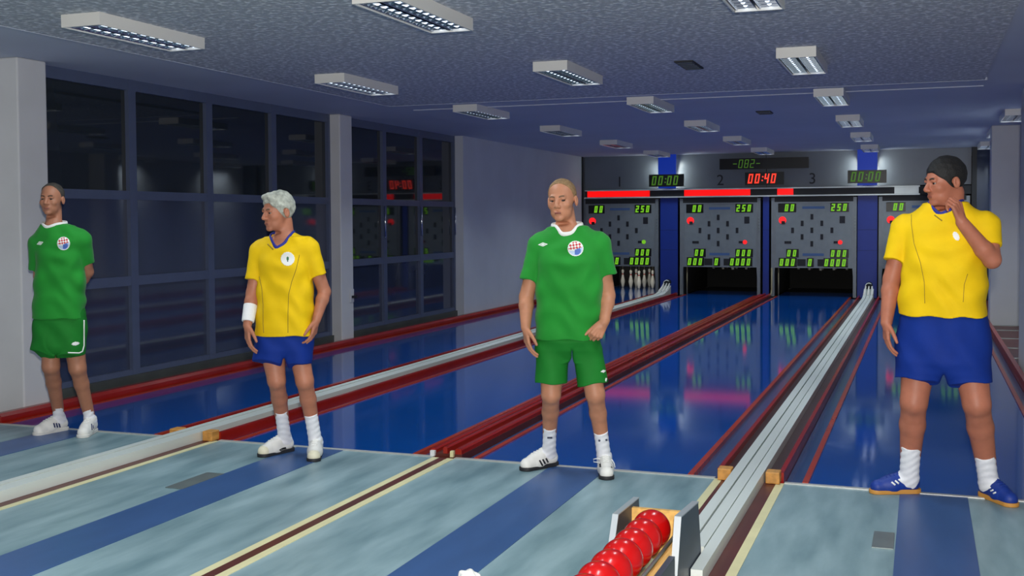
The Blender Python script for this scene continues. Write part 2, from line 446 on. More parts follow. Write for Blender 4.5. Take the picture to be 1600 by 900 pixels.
def copy_tree(o, parent=None):
    c = o.copy(); COL.objects.link(c); c.parent = parent
    for ch in o.children: copy_tree(ch, c)
    return c
ROWS = ((-4.815, 'left row', (0, 1, 2, 3, 4, 5, -1, -2)), (-2.81, 'middle left row', (0, 1, 2, 3, 4, 5, -1, -2)), (-0.89, 'middle right row', (0, 1, 2, 3, 4, 5, -1, -2)), (1.06, 'right wall row', (3, 4, 5)))
proto = None
for x, rn, ks in ROWS:
    for j, k in enumerate(ks):
        o = make_lamp() if proto is None else copy_tree(proto)
        if proto is None: proto = o
        o.location = (x, -1.03 + 3.03 * k, HC - (0.022 if k < 2 and x < 0.9 else 0.0))
        if k < 0: tag(o, 'white louvred ceiling light behind the photographer, above the %s' % rn.replace(' row', ' side') + (' further back' if k < -1 else ''), 'ceiling light', 'louvred ceiling lights')
        else: tag(o, 'white louvred ceiling light, %s in the %s counted from the front' % (ORD[j], rn), 'ceiling light', 'louvred ceiling lights')
for y, w, lb in ((2.62, 0.075, 'small dark square ceiling vent in the textured ceiling'), (7.27, 0.085, 'small dark square ceiling vent in the smooth far ceiling')):
    v = tag(empty('ceiling_vent', (-1.81, y, HC - (0.022 if y < 4 else 0))), lb, 'vent', 'ceiling vents')
    hl = 0.24 if y < 4 else 0.16
    box('backing', -w, w, -hl, hl, -0.012, 0, 'vent_dark', v)
    for k in range(5):
        yy = -hl + (k + 0.5) * 2 * hl / 5
        box('slat', -w + 0.01, w - 0.01, yy - 0.012, yy + 0.012, -0.02, -0.012, 'rack_dark', v)

# ------------------------------------------------------------------ machines
SEG = {'0': 'abcdef', '1': 'bc', '2': 'abged', '3': 'abgcd', '4': 'fgbc', '5': 'afgcd', '6': 'afgedc', '7': 'abc', '8': 'abcdefg', '9': 'abcdfg', '-': 'g', ' ': '', '+': 'g'}
def seven(mb, text, x, z, h, y, pitch=0.62, th=0.11, slant=0.16, depth=0.004):
    """digits written into mb; x,z lower left; y front plane"""
    w = h * 0.46; t = h * th
    for ch in text:
        if ch == ':':
            for zz in (0.3, 0.68):
                sx = slant * zz * h; mb.box(x + sx, x + sx + t, y - depth, y, z + zz * h - t / 2, z + zz * h + t / 2)
            x += h * 0.26; continue
        segs = {'a': (0, w, h - t, h), 'd': (0, w, 0, t), 'g': (0, w, h / 2 - t / 2, h / 2 + t / 2),
                'f': (0, t, h / 2, h), 'e': (0, t, 0, h / 2), 'b': (w - t, w, h / 2, h), 'c': (w - t, w, 0, h / 2)}
        for q in SEG.get(ch, ''):
            a, b, c, d = segs[q]; n = len(mb.v)
            pts = [(x + a + slant * c, c + z), (x + b + slant * c, c + z), (x + b + slant * d, d + z), (x + a + slant * d, d + z)]
            mb.v += [(px, y, pz) for px, pz in pts] + [(px, y - depth, pz) for px, pz in pts]
            mb.f += [tuple(n + k for k in f) for f in ((4, 5, 6, 7), (0, 3, 2, 1), (0, 1, 5, 4), (1, 2, 6, 5), (2, 3, 7, 6), (3, 0, 4, 7))]
        x += h * pitch
    return x

MLAB = ('grey pin machine partly behind the man in green, white pins standing below it', 'grey pin machine with score board just left of the narrow blue column',
        'grey pin machine with score board just right of the narrow blue column', 'grey pin machine mostly hidden behind the man in yellow at right')
PANC = (-5.828, -3.788, -1.98, 0.02)
def machine(i):
    c = PANC[i]
    e = tag(empty('pin_machine', (c, YM, 0)), MLAB[i], 'pin machine', 'pin machines')
    W = 0.7375
    dl = LANES[i] - c
    box('lane_end', dl - 0.69, dl + 0.69, -0.028, 1.35, -0.06, 0.0, 'lane_blue', e)
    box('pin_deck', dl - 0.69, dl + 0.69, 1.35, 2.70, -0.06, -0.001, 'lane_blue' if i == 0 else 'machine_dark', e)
    sp = box('score_panel', -W + 0.03, W - 0.03, -0.012, 0.02, 0.597, 1.811, 'score_face', e)
    for a, b, c0, d in ((-W, W, 1.811, 1.845), (-W, W, 0.563, 0.597), (-W, -W + 0.03, 0.597, 1.811), (W - 0.03, W, 0.597, 1.811)):
        box('frame_bar', a, b, -0.018, 0.03, c0, d, 'machine_grey', e)
    def P(px, py):   # the drawing of the board, in fractions
        return -W + px * 2 * W, 1.841 - py * 1.274
    def rect(name, px, py, w, h, m, dep=0.006):
        x, z = P(px, py); return box(name, x - w / 2, x + w / 2, -0.012 - dep, -0.012, z - h / 2, z + h / 2, m, sp)
    for px, py in ((.482, .225), (.358, .325), (.608, .325), (.235, .430), (.482, .430), (.735, .430), (.358, .530), (.608, .530), (.482, .635)):
        rect('pin_lamp', px, py, 0.052, 0.105, 'number_dark')
    rect('lamp_box', .865, .27, 0.10, 0.135, 'number_dark')
    rect('lamp_box', .175, .615, 0.13, 0.05, 'number_dark')
    rect('lamp_box', .785, .612, 0.08, 0.045, 'number_dark')
    x, z = P(.105, .275)
    MB().tube([(x, -0.012, z), (x, -0.020, z)], 0.072, 20).build('red_lamp', 'lamp_red', sp)
    box('lamp_box', x - 0.02, x + 0.05, -0.024, -0.02, z - 0.075, z - 0.015, 'machine_dark', sp)
    x, z = P(.84, .612)
    MB().tube([(x, -0.012, z), (x, -0.020, z)], 0.042, 16).build('small_lamp', 'led_green' if i == 0 else 'lamp_red', sp)
    # green displays: background plates and digits
    for name, px, py, n, txt, h in (('d', .165, .085, 3, ' 00', .150), ('d', .83, .085, 3, '250', .150), ('d', .235, .78, 2, '00', .140), ('d', .83, .78, 3, '000', .140),
                                 ('d', .175, .920, 3, '000', .150), ('d', .465, .920, 1, '0', .150), ('d', .785, .920, 4, '0000', .150)):
        pw = 0.108
        x, z = P(px, py); w = n * pw + 0.02
        pl = box('display', x - w / 2, x + w / 2, -0.018, -0.012, z - h / 2 - 0.012, z + h / 2 + 0.012, 'display_black', sp)
        xx = x - w / 2 + 0.012
        for ch in txt:
            mb = MB(); seven(mb, ch, xx, z - h / 2 + 0.006, h - 0.012, -0.018, th=0.19, slant=0.14); xx += pw
            if mb.v: mb.build('digit', 'led_green', sp)
    for px in (.33, .60):
        rect('divider_plate', px + (0.01 if px > .5 else 0.02), .925, 0.16, 0.14, 'machine_dark', 0.003)
    rect('maker_strip', .5, .085, 0.42, 0.05, 'score_print', 0.002)
    rect('maker_strip', .5, .80, 0.40, 0.05, 'score_print', 0.002)
    # side frames, pit walls and tapered guards
    for s in (-1, 1):
        a, b = sorted((s * W, s * (W + 0.062)))
        box('side_frame', a, b, 0.0, 0.10, 0.0, 1.93, 'machine_grey', e)
        MB().prism([(s * (W - 0.01), 0.56), (s * (W + 0.06), 0.56), (s * (W + 0.055), 0.0), (s * (W + 0.03), 0.0)], 1, -0.02, 0.0).build('guard', 'machine_grey', e)
        a, b = sorted((s * (W + 0.005), s * (W + 0.03)))
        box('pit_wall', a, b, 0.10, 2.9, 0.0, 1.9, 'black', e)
    box('header', -W, W, 0.0, 0.06, 1.845, 1.95, 'machine_dark', e)
    box('pin_light', -0.45, 0.45, 0.16, 0.20, 1.10, 1.16, 'lamp_white', e)
    pl = light('pin_light_beam', 'AREA', (0, 0.22, 1.06), 11.0 if i == 0 else 2.0, (1.0, 0.98, 0.9), shape='RECTANGLE', size=0.8, size_y=0.06)
    pl.parent = e; pl.rotation_euler = (Vector((0, 1.8, 0.2)) - Vector((0, 0.22, 1.06))).to_track_quat('-Z', 'Y').to_euler()
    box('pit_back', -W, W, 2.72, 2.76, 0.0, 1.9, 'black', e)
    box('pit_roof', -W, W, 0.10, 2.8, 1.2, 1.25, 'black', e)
    MB().tube([(-W + 0.075, 0.05, 0.0), (-W + 0.075, 0.05, 0.565)], 0.012, 8).build('guard_rod', 'cord', e, True)
    for k in range(5): MB().tube([(W + 0.03, -0.01, 1.30 + 0.06 * k), (W + 0.03, -0.018, 1.30 + 0.06 * k)], 0.014, 10).build('bolt', 'steel_plate', e)
for i in range(4): machine(i)

# columns, fascia, light bar
for x, w, lb, lit in ((-4.815, 0.18, 'blue column between the two left pin machines', 1), (-2.885, 0.06, 'narrow blue column between the two middle pin machines', 0), (-0.985, 0.18, 'blue column between the two right pin machines', 1)):
    cl = tag(empty('blue_column', (x, YM, 0)), lb, 'column', 'machine columns')
    box('shaft', -w, w, 0.03, 0.10, 0.0, 1.99, 'blue_column', cl)
    if lit:
        box('glow_shaft', -w, w, -0.16, -0.12, 2.14, HC - 0.002, 'blue_column_glow', cl)  # upper shaft, lamplight put into its material as a glow
        box('bracket', -0.03, 0.03, -0.12, 0.055, 2.70, 2.74, 'machine_dark', cl)
        for s in (-1, 1):
            MB().tube([(s * (w - 0.03), -0.09, 2.18), (s * (w - 0.03), -0.09, 2.74)], 0.012, 10).build('lamp_tube', 'lamp_tube', cl, True)
            light('column_lamp', 'AREA', (x + s * (w - 0.01), YM - 0.07, 2.42), 2.6, (0.95, 1.0, 0.9), target=(x + s * (w + 0.5), YM + 0.06, 2.30), shape='RECTANGLE', size=0.03, size_y=0.5)
    for z in (0.9, 1.3):
        box('seam', -w, w, 0.028, 0.03, z, z + 0.004, 'number_dark', cl)
fa = tag(empty('fascia', (0, YM, 0)), 'grey fascia boards above the pin machines with lane numbers', 'fascia')
for a, b in ((-6.60, -4.83), (-4.81, -2.89), (-2.88, -1.0), (-0.97, 0.84)):
    box('board', a, b, 0.06, 0.09, 2.14, HC - 0.002, 'fascia', fa)
for x0, x1, ln in ((-6.628, -6.60, 'slim black end post where the pin machines meet the left wall'), (0.845, 0.93, 'black end post at the right end of the pin machines')):
    ep = tag(empty('end_post', ((x0 + x1) / 2, YM, 0)), ln, 'post'); h_ = (x1 - x0) / 2
    box('post', -h_, h_, -0.062, -0.024, 0.0, HC - 0.002, 'machine_dark', ep); box('foot_plate', -h_, h_, -0.09, -0.062, 0.0, 0.012, 'machine_grey', ep)
struct(box('wall_end', 0.935, 1.298, YM + 0.05, YM + 0.09, 0.0, HC - 0.002, 'panel_blue'))
def text_mesh(name, body, size, m, parent, loc):
    cu = bpy.data.curves.new(name, 'FONT'); cu.body = body; cu.size = size; cu.align_x = 'CENTER'; cu.align_y = 'CENTER'; cu.extrude = 0.002
    o = bpy.data.objects.new(name, cu); COL.objects.link(o)
    dg = bpy.context.evaluated_depsgraph_get(); dg.update()
    me = bpy.data.meshes.new_from_object(o.evaluated_get(dg))
    bpy.data.objects.remove(o)
    me.transform(Matrix.Rotation(math.pi / 2, 4, 'X'))
    q = link(name, me, None, parent)
    me.materials.clear(); me.materials.append(MATS[m]); q.location = loc
    return q
for x, t in ((-5.85, '1'), (-3.785, '2'), (-2.006, '3')):
    text_mesh('lane_number', t, 0.30, 'number_dark', fa, (x, 0.055, 2.285))

lb = tag(empty('light_bar', (0, YM, 0)), 'long black and chrome bar with glowing red sections above the score boards', 'light bar')
box('body', -6.55, -0.06, -0.05, 0.02, 1.975, 2.115, 'machine_dark', lb)
box('chrome_edge', -6.56, -0.05, -0.075, 0.02, 2.105, 2.13, 'aluminium', lb)
box('chrome_edge', -6.56, -0.05, -0.075, 0.02, 1.955, 1.98, 'aluminium', lb)
for a, b in ((-6.505, -5.194), (-4.486, -3.178), (-2.659, -2.355)): box('red_section', a, b, -0.062, -0.05, 1.982, 2.104, 'bar_red', lb)
box('end_plate', -0.50, -0.07, -0.066, -0.05, 1.982, 2.104, 'aluminium', lb)
box('tail_bar', -0.05, 0.84, -0.02, 0.03, 1.96, 2.12, 'machine_dark', lb)

def clock(x, z, w, h, txt, m, lbl, dh, name='digital_clock', x0=None, th=0.14):
    e = tag(empty(name, (x, YM - 0.24, z)), lbl, 'clock' if name == 'digital_clock' else 'display', None)
    box('case', -w / 2, w / 2, 0, 0.06, -h / 2, h / 2, 'display_black', e)
    xx = (-w / 2 + 0.05) if x0 is None else x0
    for ch in txt:
        mb = MB(); xx = seven(mb, ch, xx, -dh / 2, dh, -0.001, pitch=0.70, th=th); mb.build('digit', m, e)
    box('mount', -0.03, 0.03, 0.06, (0.08 if abs(x + 2.9) > 0.1 else 0.295), -0.03, 0.03, 'machine_dark', e)
clock(-4.815, 2.296, 0.70, 0.245, '00:00', 'led_green_dim', 'black clock showing green 00:00 on the left blue column', 0.185)
clock(-2.885, 2.302, 0.74, 0.245, '00:40', 'led_red', 'black clock showing red 00:40 between the numbers 2 and 3', 0.185)
clock(-0.985, 2.304, 0.70, 0.245, '00:00', 'led_green_dim', 'black clock showing green 00:00 on the right blue column', 0.185)
clock(-2.90, 2.595, 1.70, 0.21, '-082+', 'led_green_dim', 'wide black display with dim green digits above the red clock', 0.16, 'score_display', x0=-0.60, th=0.08)

# ------------------------------------------------------------------ pins
prof = [(0.020, 0.0), (0.026, 0.004), (0.036, 0.06), (0.050, 0.12), (0.050, 0.15), (0.040, 0.20), (0.026, 0.26), (0.021, 0.295), (0.024, 0.33), (0.031, 0.355), (0.030, 0.375), (0.020, 0.393), (0.004, 0.40)]
pin_me = MB().lathe(prof, 20).mesh('pin_body'); pin_me.materials.append(MATS['pin_white'])
pin_me.polygons.foreach_set('use_smooth', [True] * len(pin_me.polygons))
band_me = MB().lathe([(0.0225, 0.284), (0.0215, 0.295), (0.0225, 0.306)], 20).mesh('pin_band'); band_me.materials.append(MATS['pin_band'])
cord_me = MB().tube([(0, 0, 0.399), (0, 0, 1.19)], 0.003, 6).mesh('cord'); cord_me.materials.append(MATS['cord'])
cord2_me = MB().tube([(0, 0, 0.399), (0, 0, 0.755)], 0.003, 6).mesh('cord'); cord2_me.materials.append(MATS['cord'])
PINPOS = ((0, 0, 'front corner'), (-1, 1, 'front left'), (1, 1, 'front right'), (-2, 2, 'left corner'), (0, 2, 'centre'), (2, 2, 'right corner'), (-1, 3, 'back left'), (1, 3, 'back right'), (0, 4, 'back corner'))
for li in (0, 1, 2):
    for a, b, nm in PINPOS:
        e = empty('skittle_pin', (LANES[li] + a * 0.2475, 17.3 + b * 0.2475, 0.0 if li == 0 else 0.44))
        link('pin_body', pin_me, None, e); link('neck_band', band_me, None, e); 
        link('cord', cord2_me if li else cord_me, None, e)
        if li == 0: tag(e, 'white skittle pin standing at the %s of the diamond on the left lane' % nm, 'pin', 'pins standing on the left lane')
        else: tag(e, 'white skittle pin hung up %s of the narrow blue column, %s of its diamond' % (('left', 'right')[li - 1], nm), 'pin', 'pins pulled up in machine %d' % (li + 1))

# ------------------------------------------------------------------ people: smooth solid modelling on a grid
def pixel_dir(px, py):
    return FWD + (px - 800.0) / F_PX * RGT - (py - CY) / F_PX * UPV

def V(*a): return np.array(a, float)
def nrm(a): a = np.asarray(a, float); return a / np.linalg.norm(a)

class Field:
    def __init__(s, lo, hi, h):
        s.lo = np.array(lo, float); s.h = h
        s.n = np.ceil((np.array(hi) - s.lo) / h).astype(int) + 1
        s.f = np.full(s.n, 9.0, np.float32)
    def reg(s, lo, hi, pad):
        a = np.clip(np.floor((np.array(lo) - pad - s.lo) / s.h).astype(int), 0, s.n)
        b = np.clip(np.ceil((np.array(hi) + pad - s.lo) / s.h).astype(int) + 1, 0, s.n)
        sl = tuple(slice(a[i], b[i]) for i in range(3))
        X, Y, Z = [(s.lo[i] + s.h * np.arange(a[i], b[i])).astype(np.float32) for i in range(3)]
        return sl, X[:, None, None], Y[None, :, None], Z[None, None, :]
    def add(s, prim, k=0.012):
        fn, lo, hi = prim
        sl, X, Y, Z = s.reg(lo, hi, k + 3 * s.h)
        a = s.f[sl]
        if a.size == 0: return
        d = fn(X, Y, Z)
        if k > 0:
            t = np.clip(0.5 + 0.5 * (a - d) / k, 0, 1); s.f[sl] = a + (d - a) * t - k * t * (1 - t)
        else: s.f[sl] = np.minimum(a, d)
    def sub(s, prim, k=0.004):
        fn, lo, hi = prim
        sl, X, Y, Z = s.reg(lo, hi, k + 2 * s.h)
        a = s.f[sl]
        if a.size == 0: return
        d = -fn(X, Y, Z)
        if k > 0:
            t = np.clip(0.5 - 0.5 * (a - d) / k, 0, 1); s.f[sl] = a + (d - a) * t + k * t * (1 - t)
        else: s.f[sl] = np.maximum(a, d)
    def warp(s, fn):
        sl, X, Y, Z = s.reg(s.lo, s.lo + s.n * s.h, 0); s.f += fn(X, Y, Z).astype(np.float32)
    def keep(s, fn):
        sl, X, Y, Z = s.reg(s.lo, s.lo + s.n * s.h, 0); s.f = np.maximum(s.f, fn(X, Y, Z).astype(np.float32))
    def sample(s, P):
        q = (P - s.lo) / s.h; i = np.floor(q).astype(int); ok = np.all((i >= 0) & (i < s.n - 1), axis=-1)
        i = np.clip(i, 0, s.n - 2); t = np.clip(q - i, 0, 1); r = 0
        for a in (0, 1):
            for b in (0, 1):
                for c in (0, 1):
                    w = (t[..., 0] if a else 1 - t[..., 0]) * (t[..., 1] if b else 1 - t[..., 1]) * (t[..., 2] if c else 1 - t[..., 2])
                    r = r + w * s.f[i[..., 0] + a, i[..., 1] + b, i[..., 2] + c]
        return np.where(ok, r, 9.0)
    def hit(s, O, D, t0, t1):
        """first surface along rays; O,D (n,3)"""
        ts = np.arange(t0, t1, s.h * 0.75)
        val = np.stack([s.sample(O + D * t) for t in ts], 1)
        neg = val < 0; ok = neg.any(1); j = np.maximum(neg.argmax(1), 1)
        n = np.arange(len(O)); a = val[n, j - 1]; b = val[n, j]
        a = np.minimum(a, s.h * 2)
        t = ts[j - 1] + (ts[j] - ts[j - 1]) * a / np.maximum(a - b, 1e-6)
        return O + D * t[:, None], ok
    def mesh(s, name):
        f = s.f; S = f < 0
        n = np.array(f.shape)
        cnt = np.zeros(n - 1, np.uint8)
        for a in (0, 1):
            for b in (0, 1):
                for c in (0, 1):
                    cnt += S[a:n[0] - 1 + a, b:n[1] - 1 + b, c:n[2] - 1 + c]
        I = np.argwhere((cnt > 0) & (cnt < 8))
        idx = np.full(n - 1, -1, np.int32); idx[I[:, 0], I[:, 1], I[:, 2]] = np.arange(len(I))
        acc = np.zeros((len(I), 3)); m = np.zeros(len(I))
        cor = [(a, b, c) for a in (0, 1) for b in (0, 1) for c in (0, 1)]
        vals = {c: np.clip(f[I[:, 0] + c[0], I[:, 1] + c[1], I[:, 2] + c[2]], -0.02, 0.02) for c in cor}
        for c in cor:
            for ax in range(3):
                if c[ax] == 0:
                    d = list(c); d[ax] = 1; d = tuple(d)
                    va, vb = vals[c], vals[d]; x = (va < 0) != (vb < 0)
                    t = np.where(x, va / np.where(x, va - vb, 1), 0)
                    p = np.tile(np.array(c, float), (len(I), 1)); p[:, ax] = t
                    acc += p * x[:, None]; m += x
        verts = s.lo + (I + acc / np.maximum(m, 1)[:, None]) * s.h
        quads = []
        for ax in range(3):
            o1, o2 = [(1, 2), (2, 0), (0, 1)][ax]
            A = [slice(None)] * 3; B = [slice(None)] * 3; A[ax] = slice(0, -1); B[ax] = slice(1, None)
            sa, sb = S[tuple(A)], S[tuple(B)]
            E = np.argwhere(sa != sb)
            E = E[(E[:, o1] > 0) & (E[:, o2] > 0) & (E[:, o1] < n[o1] - 1) & (E[:, o2] < n[o2] - 1)]
            e1 = np.zeros(3, int); e1[o1] = 1; e2 = np.zeros(3, int); e2[o2] = 1
            g = lambda e: idx[e[:, 0], e[:, 1], e[:, 2]]
            q = np.stack([g(E - e1 - e2), g(E - e2), g(E), g(E - e1)], 1)
            fl = ~sa[E[:, 0], E[:, 1], E[:, 2]]
            q[fl] = q[fl][:, ::-1]
            quads.append(q)
        Q = np.concatenate(quads); Q = Q[(Q >= 0).all(1)]
        me = bpy.data.meshes.new(name)
        me.vertices.add(len(verts)); me.vertices.foreach_set('co', verts.astype(np.float32).ravel())
        me.loops.add(len(Q) * 4); me.loops.foreach_set('vertex_index', Q.astype(np.int32).ravel())
        me.polygons.add(len(Q)); me.polygons.foreach_set('loop_start', np.arange(0, len(Q) * 4, 4, dtype=np.int32))
        me.polygons.foreach_set('loop_total', np.full(len(Q), 4, np.int32))
        me.update(calc_edges=True); me.validate()
        return me

def rcone(a, b, ra, rb, flat=None, s=1.0):
    a = np.asarray(a, float); b = np.asarray(b, float); ba = b - a; L2 = max(float(ba @ ba), 1e-9); r = max(ra, rb)
    def fn(X, Y, Z):
        px, py, pz = X - a[0], Y - a[1], Z - a[2]
        t = np.clip((px * ba[0] + py * ba[1] + pz * ba[2]) / L2, 0, 1)
        qx, qy, qz = px - ba[0] * t, py - ba[1] * t, pz - ba[2] * t
        d2 = qx * qx + qy * qy + qz * qz
        if flat is not None:
            g = qx * flat[0] + qy * flat[1] + qz * flat[2]; d2 = d2 + (s * s - 1) * g * g
        return np.sqrt(d2) - (ra + (rb - ra) * t)
    return fn, np.minimum(a, b) - r, np.maximum(a, b) + r

def ell(c, r, R=None):
    c = np.asarray(c, float); r = np.asarray(r, float); R = np.eye(3) if R is None else np.asarray(R)
    m = r.max()
    def fn(X, Y, Z):
        p = (X - c[0], Y - c[1], Z - c[2]); k0 = 0; k1 = 0
        for i in range(3):
            q = p[0] * R[i][0] + p[1] * R[i][1] + p[2] * R[i][2]
            k0 = k0 + (q / r[i]) ** 2; k1 = k1 + (q / r[i] ** 2) ** 2
        k0 = np.sqrt(k0); k1 = np.sqrt(k1) + 1e-9
        return k0 * (k0 - 1) / k1
    return fn, c - m, c + m

def loft(rows, phi, off=0.0, p=2.3):
    """rows: (z, cu, cv, a, b) from bottom to top"""
    R = np.array(sorted(rows)); zf = np.linspace(R[0, 0], R[-1, 0], 60)
    ip = [np.interp(zf, R[:, 0], R[:, i]) for i in range(1, 5)]
    ker = np.array([1, 2, 3, 2, 1]) / 9.0
    ip = [np.convolve(np.pad(v, 2, mode='edge'), ker, mode='valid') for v in ip]
    c, s_ = math.cos(phi), math.sin(phi); z0, z1 = R[0, 0], R[-1, 0]
    m = max(ip[2].max(), ip[3].max()) + 0.02
    def fn(X, Y, Z):
        zz = Z[0, 0, :]
        cu, cv, a, b = [np.interp(zz, zf, v)[None, None, :] for v in ip]
        a = a + off; b = b + off
        x, y = X - cu, Y - cv
        lx = np.abs(x * c - y * s_) / a; ly = np.abs(x * s_ + y * c) / b
        r = (lx ** p + ly ** p) ** (1.0 / p)
        d = (r - 1) * np.minimum(a, b)
        return np.maximum(d, np.maximum(z0 - Z, Z - z1)).astype(np.float32)
    return fn, V(ip[0].min() - m, ip[1].min() - m, z0), V(ip[0].max() + m, ip[1].max() + m, z1)

def cutcone(a, b, ra, rb, ext=0.04):
    """round cone from a to b cut flat at b"""
    a = np.asarray(a, float); b = np.asarray(b, float); d = nrm(b - a); L = np.linalg.norm(b - a)
    e = b + d * ext; re = rb + (rb - ra) / L * ext
    fn0, lo, hi = rcone(a, e, ra, re)
    def fn(X, Y, Z):
        return np.maximum(fn0(X, Y, Z), (X - b[0]) * d[0] + (Y - b[1]) * d[1] + (Z - b[2]) * d[2])
    return fn, lo, hi

def rot_to(d, n, ang):
    return d * math.cos(ang) + n * math.sin(ang)

def add_hand(F, w, d, n, thumb, curl, spread=0.0, sc=1.0, thumb_dir=(0.75, 0.55, 0.25), thumb_bend=0.25):
    """w wrist, d wrist->knuckles, n palm normal, thumb = +1/-1 side of the thumb along cross(d,n)"""
    w = np.asarray(w, float); d = nrm(d); n = np.asarray(n, float); n = nrm(n - d * (n @ d))
    s = np.cross(d, n) * thumb
    F.add(rcone(w - d * 0.02 * sc, w + d * 0.03 * sc, 0.026 * sc, 0.027 * sc, n, 1.35), 0.010)
    lens = ((0.043, 0.026, 0.021), (0.047, 0.029, 0.022), (0.043, 0.027, 0.021), (0.034, 0.021, 0.018))
    offs = (0.029, 0.0098, -0.0098, -0.0285); mc = (0.090, 0.094, 0.089, 0.080)
    for i in range(4):
        m = w + d * mc[i] * sc + s * offs[i] * sc
        F.add(rcone(w + d * 0.022 * sc + s * offs[i] * 0.55 * sc, m, 0.0165 * sc, 0.0118 * sc, n, 1.15), 0.006)
    for i in range(4):
        m = w + d * mc[i] * sc + s * offs[i] * sc
        dd = nrm(d + s * spread * (1.5 - i) * 0.5); ang = 0; r = (0.0090, 0.0093, 0.0088, 0.0078)[i]
        cu = curl[i] if isinstance(curl[0], (tuple, list)) else curl
        p = m
        for j in range(3):
            ang += cu[j]; q = p + rot_to(dd, n, ang) * lens[i][j] * sc
            F.add(rcone(p, q, (r - 0.0006 * j) * sc, (r - 0.0006 * (j + 1)) * sc), 0.0 if j else 0.003); p = q
    td = nrm(d * thumb_dir[0] + s * thumb_dir[1] + n * thumb_dir[2])
    p = w + (d * 0.020 + s * 0.022 + n * 0.006) * sc
    for j, (L, r0, r1) in enumerate(((0.044, 0.0145, 0.0115), (0.032, 0.0112, 0.0100), (0.026, 0.0098, 0.0080))):
        q = p + td * L * sc; F.add(rcone(p, q, r0 * sc, r1 * sc), 0.006 if j == 0 else 0.002); p = q
        td = nrm(td + (d * 0.8 - s * 0.6 + n * 0.2) * thumb_bend)

class Person:
    def __init__(s, base, label):
        s.B = V(base[0], base[1], 0.0)
        n = CAM[:2] - s.B[:2]; n = n / np.linalg.norm(n)       # towards the camera
        s.vax = V(-n[0], -n[1], 0); s.uax = V(s.vax[1], -s.vax[0], 0)   # away from the camera; to its right
        s.cam = s.loc(CAM); s.label = label
    def loc(s, P):
        d = np.asarray(P) - s.B; return V(d @ s.uax, d @ s.vax, d[2])
    def dirl(s, D): return V(D @ s.uax, D @ s.vax, D[2])
    def J(s, px, py, dep=0.0):
        D = s.dirl(pixel_dir(px, py)); t = (-dep - s.cam[1]) / D[1]; return s.cam + t * D
    def G(s, px, py, z=0.0):
        D = s.dirl(pixel_dir(px, py)); t = (z - s.cam[2]) / D[2]; return s.cam + t * D
    def place(s, o):
        o.location = Vector(s.B); o.rotation_euler = (0, 0, math.atan2(s.uax[1], s.uax[0]))
    def decal(s, field, name, px_pts, faces, fmat, mats, parent, off=0.0025):
        """px_pts: pixel positions laid on the cloth where the camera sees it; given thickness"""
        D = np.array([nrm(s.dirl(pixel_dir(x, y))) for x, y in px_pts]); O = np.tile(s.cam, (len(D), 1))
        d0 = np.linalg.norm(s.cam[:2])
        P, ok = field.hit(O, D, d0 - 0.55, d0 + 0.4)
        keep = [i for i, f in enumerate(faces) if all(ok[k] for k in f)]
        fs = [faces[i] for i in keep]
        if not fs: return None
        use = sorted({k for f in fs for k in f}); mp = {k: i for i, k in enumerate(use)}
        fs = [tuple(mp[k] for k in f) for f in fs]; P = P[use]; D = D[use]
        T = P - D * off; Bk = P + D * 0.003
        me = bpy.data.meshes.new(name); nv = len(T)
        edges = {}
        for f in fs:
            for a, b in zip(f, f[1:] + f[:1]): edges[(a, b)] = 1
        sides = [(a, b, b + nv, a + nv)[::-1] for (a, b) in edges if (b, a) not in edges]
        me.from_pydata([tuple(v) for v in np.concatenate([T, Bk])], [], [tuple(f) for f in fs] + sides)
        o = link(name, me, mats, parent, True)
        idx = [fmat[i] for i in keep] + [0] * len(sides)
        me.polygons.foreach_set('material_index', idx)
        bm = bmesh.new(); bm.from_mesh(me); bmesh.ops.recalc_face_normals(bm, faces=bm.faces); bm.to_mesh(me); bm.free()
        return o

def grid_decal(p, field, name, cx, cy, rx, ry, inside, color, mats, parent, n=18, ang=0.0, off=0.0025):
    pts = []; ids = {}; faces = []; fm = []
    ca, sa = math.cos(ang), math.sin(ang)
    def vid(i, j):
        if (i, j) not in ids:
            u, v = 2 * i / n - 1, 2 * j / n - 1
            x, y = u * rx, v * ry; ids[(i, j)] = len(pts); pts.append((cx + x * ca - y * sa, cy + x * sa + y * ca))
        return ids[(i, j)]
    for i in range(n):
        for j in range(n):
            u, v = 2 * (i + .5) / n - 1, 2 * (j + .5) / n - 1
            if inside(u, v):
                faces.append((vid(i, j), vid(i + 1, j), vid(i + 1, j + 1), vid(i, j + 1))); fm.append(color(u, v))
    return p.decal(field, name, pts, faces, fm, mats, parent, off)

def strip_decal(p, field, name, line, w, m, parent, off=0.002):
    """a ribbon along a pixel polyline, w pixels wide"""
    L = [np.array(q, float) for q in line]; R = []
    for i in range(len(L) - 1):
        k = max(2, int(np.linalg.norm(L[i + 1] - L[i]) / 2.5))
        R += [L[i] + (L[i + 1] - L[i]) * t / k for t in range(k)]
    R.append(L[-1]); pts = []; faces = []
    for i, q in enumerate(R):
        t = nrm(R[min(i + 1, len(R) - 1)] - R[max(i - 1, 0)]); nn = np.array([-t[1], t[0]]) * w / 2
        pts += [tuple(q + nn), tuple(q - nn)]
    for i in range(len(R) - 1): faces.append((2 * i, 2 * i + 1, 2 * i + 3, 2 * i + 2))
    return p.decal(field, name, pts, faces, [0] * len(faces), m, parent, off)

